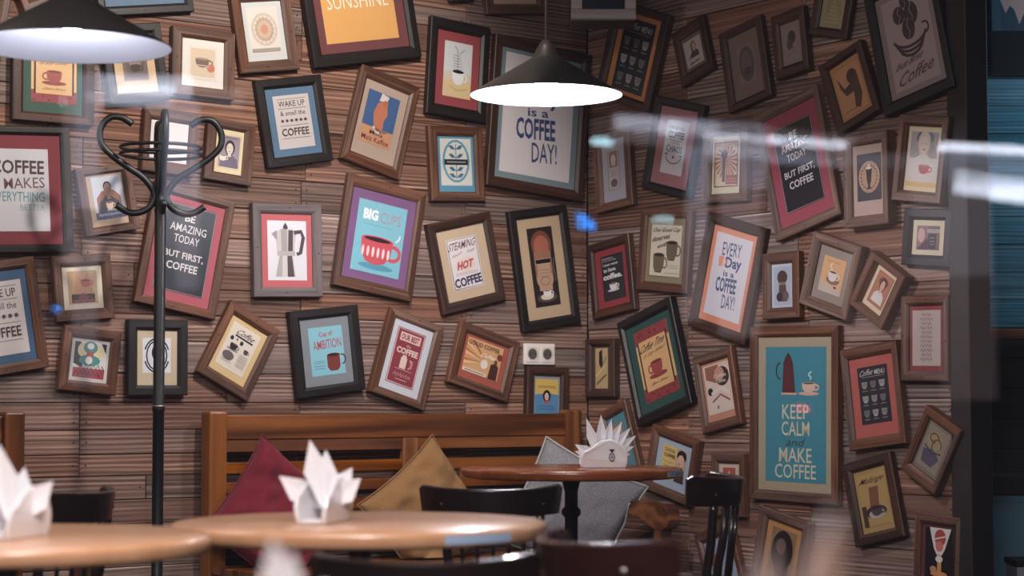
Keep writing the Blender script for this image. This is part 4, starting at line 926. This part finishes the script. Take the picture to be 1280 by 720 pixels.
# ------------------------------------------------------------------ napkin holders and napkins
def holder(x, y, z, rz, where, emblem=False, fan=None, group='', words=(), fr_=None):
    root = empty('napkin_holder', (x, y, z), R(rz)); tag(root, 'white ceramic napkin holder ' + where, 'napkin holder', 'white napkin holders on the tables')
    sil = [(-.072, .0), (.072, .0), (.077, .02), (.076, .045), (.066, .07), (.045, .088), (.02, .095), (-.01, .09), (-.03, .078), (-.05, .062), (-.068, .055), (-.077, .035), (-.077, .015)]
    for s in (-1, 1):
        bm = bmesh.new(); y0, y1 = s*.022, s*.032
        A_ = [bm.verts.new((px, y0 + s*.006*math.sin(pz*30), pz+.0005)) for px, pz in sil]; B_ = [bm.verts.new((px*.985, y1 + s*.006*math.sin(pz*30), pz*.985+.0005)) for px, pz in sil]
        bm.faces.new(A_); bm.faces.new(B_[::-1])
        for i in range(len(sil)): j = (i+1) % len(sil); bm.faces.new([A_[i], B_[i], B_[j], A_[j]])
        obj('plate', bm, M['ceramic'], root, bevel=.003, seg=3)
    obj('base', B(-.07, .07, -.0215, .0215, .001, .009), M['ceramic'], root, bevel=.002)
    if emblem:
        bm = bmesh.new()
        def pg(pts, mi=0): bm.faces.new([bm.verts.new((px, -.0405, pz)) for px, pz in pts])
        pg([(.014, .062), (.034, .062), (.024, .05)])
        for rad in (1,):
            for i in range(16):
                a, b = R(i*22.5), R((i+1)*22.5)
                pg([(.024+.010*math.cos(a), .036+.014*math.sin(a)), (.024+.010*math.cos(b), .036+.014*math.sin(b)), (.024+.0075*math.cos(b), .036+.011*math.sin(b)), (.024+.0075*math.cos(a), .036+.011*math.sin(a))])
        pg([(.018, .037), (.03, .037), (.03, .035), (.018, .035)]); pg([(.023, .045), (.025, .045), (.025, .027), (.023, .027)])
        obj('emblem', bm, M['black_ink'], root)
    rn = random.Random(int(x*1000) & 255); rz = rz if fr_ is None else fr_
    nfan = fan or [(100-13*k, .115-.002*abs(k-3), .0) for k in range(9)]
    for k, (ang, Ln, xo) in enumerate(nfan):
        big = len(nfan) < 6
        wd = .026 if big else .017; a = R(ang); y_ = (-.016 + .032*k/max(1, len(nfan)-1)); bm = bmesh.new()
        def Q(l, w_, yy): return bm.verts.new((xo + l*math.cos(a) - w_*math.sin(a), y_ + yy, l*math.sin(a) + w_*math.cos(a)))
        t1, t2 = .0025, -.001
        ve = [[Q(0, -.004, 0), Q(0, 0, t1), Q(0, .004, 0)], [Q(Ln*.55, -wd, 0), Q(Ln*.55, 0, t1*1.4), Q(Ln*.55, wd, 0)]]
        tip = Q(Ln, 0, t1)
        for i in range(2): bm.faces.new([ve[0][i], ve[0][i+1], ve[1][i+1], ve[1][i]])
        bm.faces.new([ve[1][0], ve[1][1], tip]); bm.faces.new([ve[1][1], ve[1][2], tip])
        n_ = obj('napkin', bm, M['paper'], None, Matrix.Translation((x, y, z)) @ Matrix.Rotation(R(rz), 4, 'Z') @ Vector((0, 0, .035 if not big else .03)), (0, 0, R(rz)))
        sd = n_.modifiers.new('s', 'SOLIDIFY'); sd.thickness = .0012
        tag(n_, 'white paper napkin ' + words[k] + ' ' + group, 'napkin', 'white paper napkins ' + group)
    return root
holder(.302, 6.64, .766, 4, 'on the rear varnished table', True, [(106, .135, -.02), (91, .142, -.006), (78, .13, 0), (64, .132, .004), (49, .13, .006), (35, .125, .008), (20, .105, .006), (6, .09, .002), (-12+8, .075, 0), (150, .085, -.02), (166, .08, -.016), (178, .072, -.012)], 'on the rear table', ['pointing steeply up at the fan centre-left', 'pointing straight up, second from the top left', 'pointing up, just right of the straight one', 'leaning slightly right in the upper fan', 'leaning right at mid fan', 'leaning well right, above the low ones', 'pointing right, nearly level', 'pointing right, level, above the lowest', 'pointing right, lowest of the fan', 'pointing up left, highest on the left', 'pointing left, middle one', 'pointing left, lowest one'])
holder(-.39, 4.16, .737, 74, 'on the light wood table at centre', False, [(102, .145, .0), (90, .12, .004), (40, .095, .004), (56, .1, .004), (143, .11, -.004)], 'on the centre table', ['forming the tall middle peak', 'just behind the tall peak', 'pointing low right', 'pointing up right', 'pointing left'], 8)
holder(-.918, 3.7, .737, 74, 'on the left light wood table', False, [(98, .145, -.006), (48, .1, .004), (140, .1, -.004), (80, .1, .0)], 'on the left table', ['forming the tall peak', 'pointing right', 'pointing left', 'just behind the peak'], 8)
holder(-.192, 1.72, .72, 30, 'blurred at the bottom edge below the centre table', False, [(97, .125, -.004), (68, .09, .0), (122, .095, -.004), (84, .11, .0)], 'at the bottom edge', ['standing highest', 'pointing right', 'pointing left', 'just behind the highest'])
holder(.118, 1.02, .72, 25, 'strongly blurred at the bottom right', False, [(76, .19, .0), (86, .165, .0), (118, .11, -.01), (62, .14, .01)], 'at the bottom right', ['standing tallest', 'just behind the tallest', 'pointing left', 'pointing right'])

# ------------------------------------------------------------------ pendant lamps
def pendant(x, y, z, label, bulb='bulb', up=0):
    root = empty('pendant_lamp', (x, y, z)); tag(root, label, 'lamp', 'dark conical pendant lamps')
    bm = bmesh.new(); lathe(bm, [(.25, 0), (.2495, .003), (.055, .118), (.045, .125), (.028, .16), (.014, .182), (0, .184)], 64); obj('shade', bm, M['shade_out'], root, smooth=True)
    bm = bmesh.new(); lathe(bm, [(.2485, .0004), (.053, .112), (.03, .118), (0, .12)], 64); obj('shade_lining', bm, M['shade_in'], root, smooth=True)
    bm = bmesh.new(); lathe(bm, [(0, .115), (.022, .115), (.022, .075), (0, .075)], 20); obj('bulb_socket', bm, M['shade_in'], root, smooth=True)
    bm = bmesh.new(); lathe(bm, [(0, .0745+up), (.018, .0745+up), (.032-up*.3, .055+up), (.038-up*.3, .035+up), (.034-up*.3, .015+up), (.02, .003+up), (0, up)], 24); obj('bulb', bm, M[bulb], root, smooth=True)
    bm = bmesh.new(); tube(bm, [(0, 0, .183), (0, 0, 3.098-z)], .0045, 8); obj('cord', bm, M['brass'], root, smooth=True)
    bm = bmesh.new(); lathe(bm, [(0, 3.06-z), (.05, 3.06-z), (.055, 3.098-z), (0, 3.098-z)], 24); obj('ceiling_rose', bm, M['shade_out'], root, smooth=True)
    return root
pendant(.112, 6.5, 1.985, 'dark conical pendant lamp shining above the rear table')
pendant(-1.11, 5.0, 1.878, 'larger dark conical pendant lamp cut by the left edge', 'bulb_low', .037)
pendant(-.42, 3.9, 2.05, 'added pendant lamp brightening the centre light wood table, out of the picture', 'bulb_front')  # unseen lamp added to brighten the front tables and napkins

# ------------------------------------------------------------------ coat rack
cr = empty('coat_rack', (-1.182, 6.7, 0)); tag(cr, 'black iron coat rack with curled hooks standing before the left wall', 'coat rack')
bm = bmesh.new(); lathe(bm, [(0, 1.93), (.008, 1.93), (.014, 1.915), (.017, 1.89), (.0195, 1.87), (.019, .97), (.0215, .965), (.0215, .955), (.019, .95), (.019, .1), (.03, .09), (.03, .06), (0, .06)], 20); obj('pole', bm, M['iron'], cr, smooth=True)
bm = bmesh.new(); lathe(bm, [(.0192, .972), (.023, .972), (.023, .966), (.0192, .966)], 20); obj('collar', bm, M['brass'], cr, smooth=True)
prof = [(.096, 1.915), (.131, 1.936), (.172, 1.934), (.2, 1.896), (.198, 1.848), (.163, 1.808), (.11, 1.77), (.058, 1.735), (.024, 1.69), (.024, 1.655), (.052, 1.625), (.1, 1.616), (.147, 1.642)]
for k in range(4):
    a = R(180 + 90*k + 14); bm = bmesh.new(); P = spline([(r_*math.cos(a), r_*math.sin(a), z_) for r_, z_ in prof], 5)
    tube(bm, P, .0115, 10); obj('hook', bm, M['iron'], cr, smooth=True)
for z_ in (1.815, 1.838):
    bm = bmesh.new(); tube(bm, [(.135*math.cos(R(10*i)), .135*math.sin(R(10*i)), z_) for i in range(36)], .006, 8, True); obj('ring', bm, M['iron'], cr, smooth=True)
for k in range(4):
    a = R(45 + 90*k); bm = bmesh.new(); tube(bm, spline([(.02*math.cos(a), .02*math.sin(a), .25), (.1*math.cos(a), .1*math.sin(a), .2), (.2*math.cos(a), .2*math.sin(a), .08), (.26*math.cos(a), .26*math.sin(a), .012)], 5), .011, 8); obj('foot', bm, M['iron'], cr, smooth=True)

# ------------------------------------------------------------------ the room beyond the post, right
def poster_art(a):
    a.r(0,0,1,1,'c9aca8').p([(0,0)] + [(i/30, .42+.1*abs(math.sin(i*2.1))+.05*math.sin(i*.7)) for i in range(31)] + [(1,0)], '2c5168').r(0, 0, 1, .33, '101a24').p([(0,.33),(0,1),(.05,1),(.07,.33)], '2a5f78')
pr_ = empty('landscape_picture', (2.37, 8.572, 2.68)); tag(pr_, 'picture of tree tops under a pale sky, cut by the top right corner', 'picture')
obj('backboard', B(-.3, .3, -.002, .012, -.29, .29), M['f_k'], pr_)
A = Art(.59, .57); poster_art(A); link('print', A.mesh('b79c9c'), pr_, (0, -.0022, 0))
sh = obj('wall_shelf', B(1.6, 3.0, 8.44, 8.57, 1.245, 1.29), M['bench'], bevel=.004); tag(sh, 'orange-brown wooden ledge below the blue planks at the right edge', 'shelf')
cb = empty('low_cabinet', (2.35, 8.42, 0)); tag(cb, 'low pale blue cabinet under a brown top at the lower right edge', 'cabinet')
obj('body', B(-.6, .6, -.15, .15, 0, .6), M['padc'], cb, bevel=.004); obj('top', B(-.62, .62, -.17, .15, .601, .68), M['post'], cb, bevel=.004)
for q in (-1, 1): obj('door', B(q*.3-.28, q*.3+.28, -.162, -.1505, .04, .57), M['padc'], cb, bevel=.003)
st = empty('stool', (2.0, 7.7, 0)); tag(st, 'small whitish stool with a dark top at the right edge bottom', 'stool')
obj('stool_body', B(-.09, .09, -.09, .09, 0, .36), plain('white_box', 'b9bcc4', .5), st, bevel=.006); obj('stool_top', B(-.095, .095, -.095, .095, .361, .385), M['iron'], st, bevel=.004)
bm = bmesh.new(); lathe(bm, [(0, .3855), (.035, .3855), (.035, .43), (.012, .45), (.012, .47), (0, .47)], 20); dj = obj('small_jar', bm, M['iron'], None, (2.0, 7.7, 0), smooth=True); tag(dj, 'small dark jar standing on the stool at the right edge', 'jar')

# ------------------------------------------------------------------ the shop window we look through, the glowing bars added for it to mirror, and the neon
wf = empty('window_1', (0, .35, 0)); tag(wf, kind='structure')
for a in ((-2.6, -2.5, -.03, .04, .2, 2.9), (2.5, 2.6, -.03, .04, .2, 2.9), (-2.4999, 2.4999, -.03, .04, .2, .28), (-2.4999, 2.4999, -.03, .04, 2.82, 2.9)): obj('window_frame', B(*a), M['post'], wf, bevel=.004)
gm = bpy.data.materials.new('window_glass'); gm.use_nodes = True; t = gm.node_tree; t.nodes.clear()
o_ = t.nodes.new('ShaderNodeOutputMaterial'); mx = t.nodes.new('ShaderNodeMixShader'); tr = t.nodes.new('ShaderNodeBsdfTransparent'); gl = t.nodes.new('ShaderNodeBsdfGlossy'); fr = t.nodes.new('ShaderNodeFresnel')
gl.inputs['Roughness'].default_value = 0.0; fr.inputs['IOR'].default_value = 1.52
tr.inputs['Color'].default_value = (.98, .985, .98, 1)
t.links.new(fr.outputs[0], mx.inputs[0]); t.links.new(tr.outputs[0], mx.inputs[1]); t.links.new(gl.outputs[0], mx.inputs[2]); t.links.new(mx.outputs[0], o_.inputs[0])
obj('pane', B(-2.4995, 2.4995, 0, .008, .2805, 2.8195), gm, wf)
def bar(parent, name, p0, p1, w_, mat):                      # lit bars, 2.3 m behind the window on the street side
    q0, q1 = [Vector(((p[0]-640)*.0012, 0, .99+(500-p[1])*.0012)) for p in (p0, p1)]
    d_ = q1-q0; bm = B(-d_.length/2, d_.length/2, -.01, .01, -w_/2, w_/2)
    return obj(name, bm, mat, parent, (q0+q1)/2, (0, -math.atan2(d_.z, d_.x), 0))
sf = empty('mirrored_glow_bars', (0, -2.3, 0)); tag(sf, 'glowing bars added on the street side to mirror as pale bands in the window glass', 'glow bars')  # bars added and shaped to give the hazy bands reflected in the pane
E1, E2, E3, E4 = emit('bright_glow_bar', 'e6ecff', 15), emit('lit_bar', 'd4daf0', 6), emit('dim_lit_bar', 'c2c8e2', 2.6), emit('faint_lit_bar', 'ccc2cc', 1.3); E5 = emit('very_faint_lit_bar', 'c8b4b8', .6)
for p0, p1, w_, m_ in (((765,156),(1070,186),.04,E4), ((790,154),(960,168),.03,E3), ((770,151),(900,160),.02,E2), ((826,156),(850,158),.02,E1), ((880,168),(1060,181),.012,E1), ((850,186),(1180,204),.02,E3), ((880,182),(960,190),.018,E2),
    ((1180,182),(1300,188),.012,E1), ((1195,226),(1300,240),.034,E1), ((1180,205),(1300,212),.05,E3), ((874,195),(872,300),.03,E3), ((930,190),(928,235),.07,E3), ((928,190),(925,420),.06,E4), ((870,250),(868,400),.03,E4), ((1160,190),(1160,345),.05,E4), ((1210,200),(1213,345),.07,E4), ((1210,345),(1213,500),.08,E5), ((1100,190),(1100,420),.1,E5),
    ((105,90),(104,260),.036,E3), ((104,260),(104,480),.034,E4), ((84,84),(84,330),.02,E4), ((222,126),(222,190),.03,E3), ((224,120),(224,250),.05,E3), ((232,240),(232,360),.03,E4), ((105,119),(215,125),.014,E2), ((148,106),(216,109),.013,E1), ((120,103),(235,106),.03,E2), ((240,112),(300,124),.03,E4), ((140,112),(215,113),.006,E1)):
    bar(sf, 'glow_bar', p0, p1, w_, m_)
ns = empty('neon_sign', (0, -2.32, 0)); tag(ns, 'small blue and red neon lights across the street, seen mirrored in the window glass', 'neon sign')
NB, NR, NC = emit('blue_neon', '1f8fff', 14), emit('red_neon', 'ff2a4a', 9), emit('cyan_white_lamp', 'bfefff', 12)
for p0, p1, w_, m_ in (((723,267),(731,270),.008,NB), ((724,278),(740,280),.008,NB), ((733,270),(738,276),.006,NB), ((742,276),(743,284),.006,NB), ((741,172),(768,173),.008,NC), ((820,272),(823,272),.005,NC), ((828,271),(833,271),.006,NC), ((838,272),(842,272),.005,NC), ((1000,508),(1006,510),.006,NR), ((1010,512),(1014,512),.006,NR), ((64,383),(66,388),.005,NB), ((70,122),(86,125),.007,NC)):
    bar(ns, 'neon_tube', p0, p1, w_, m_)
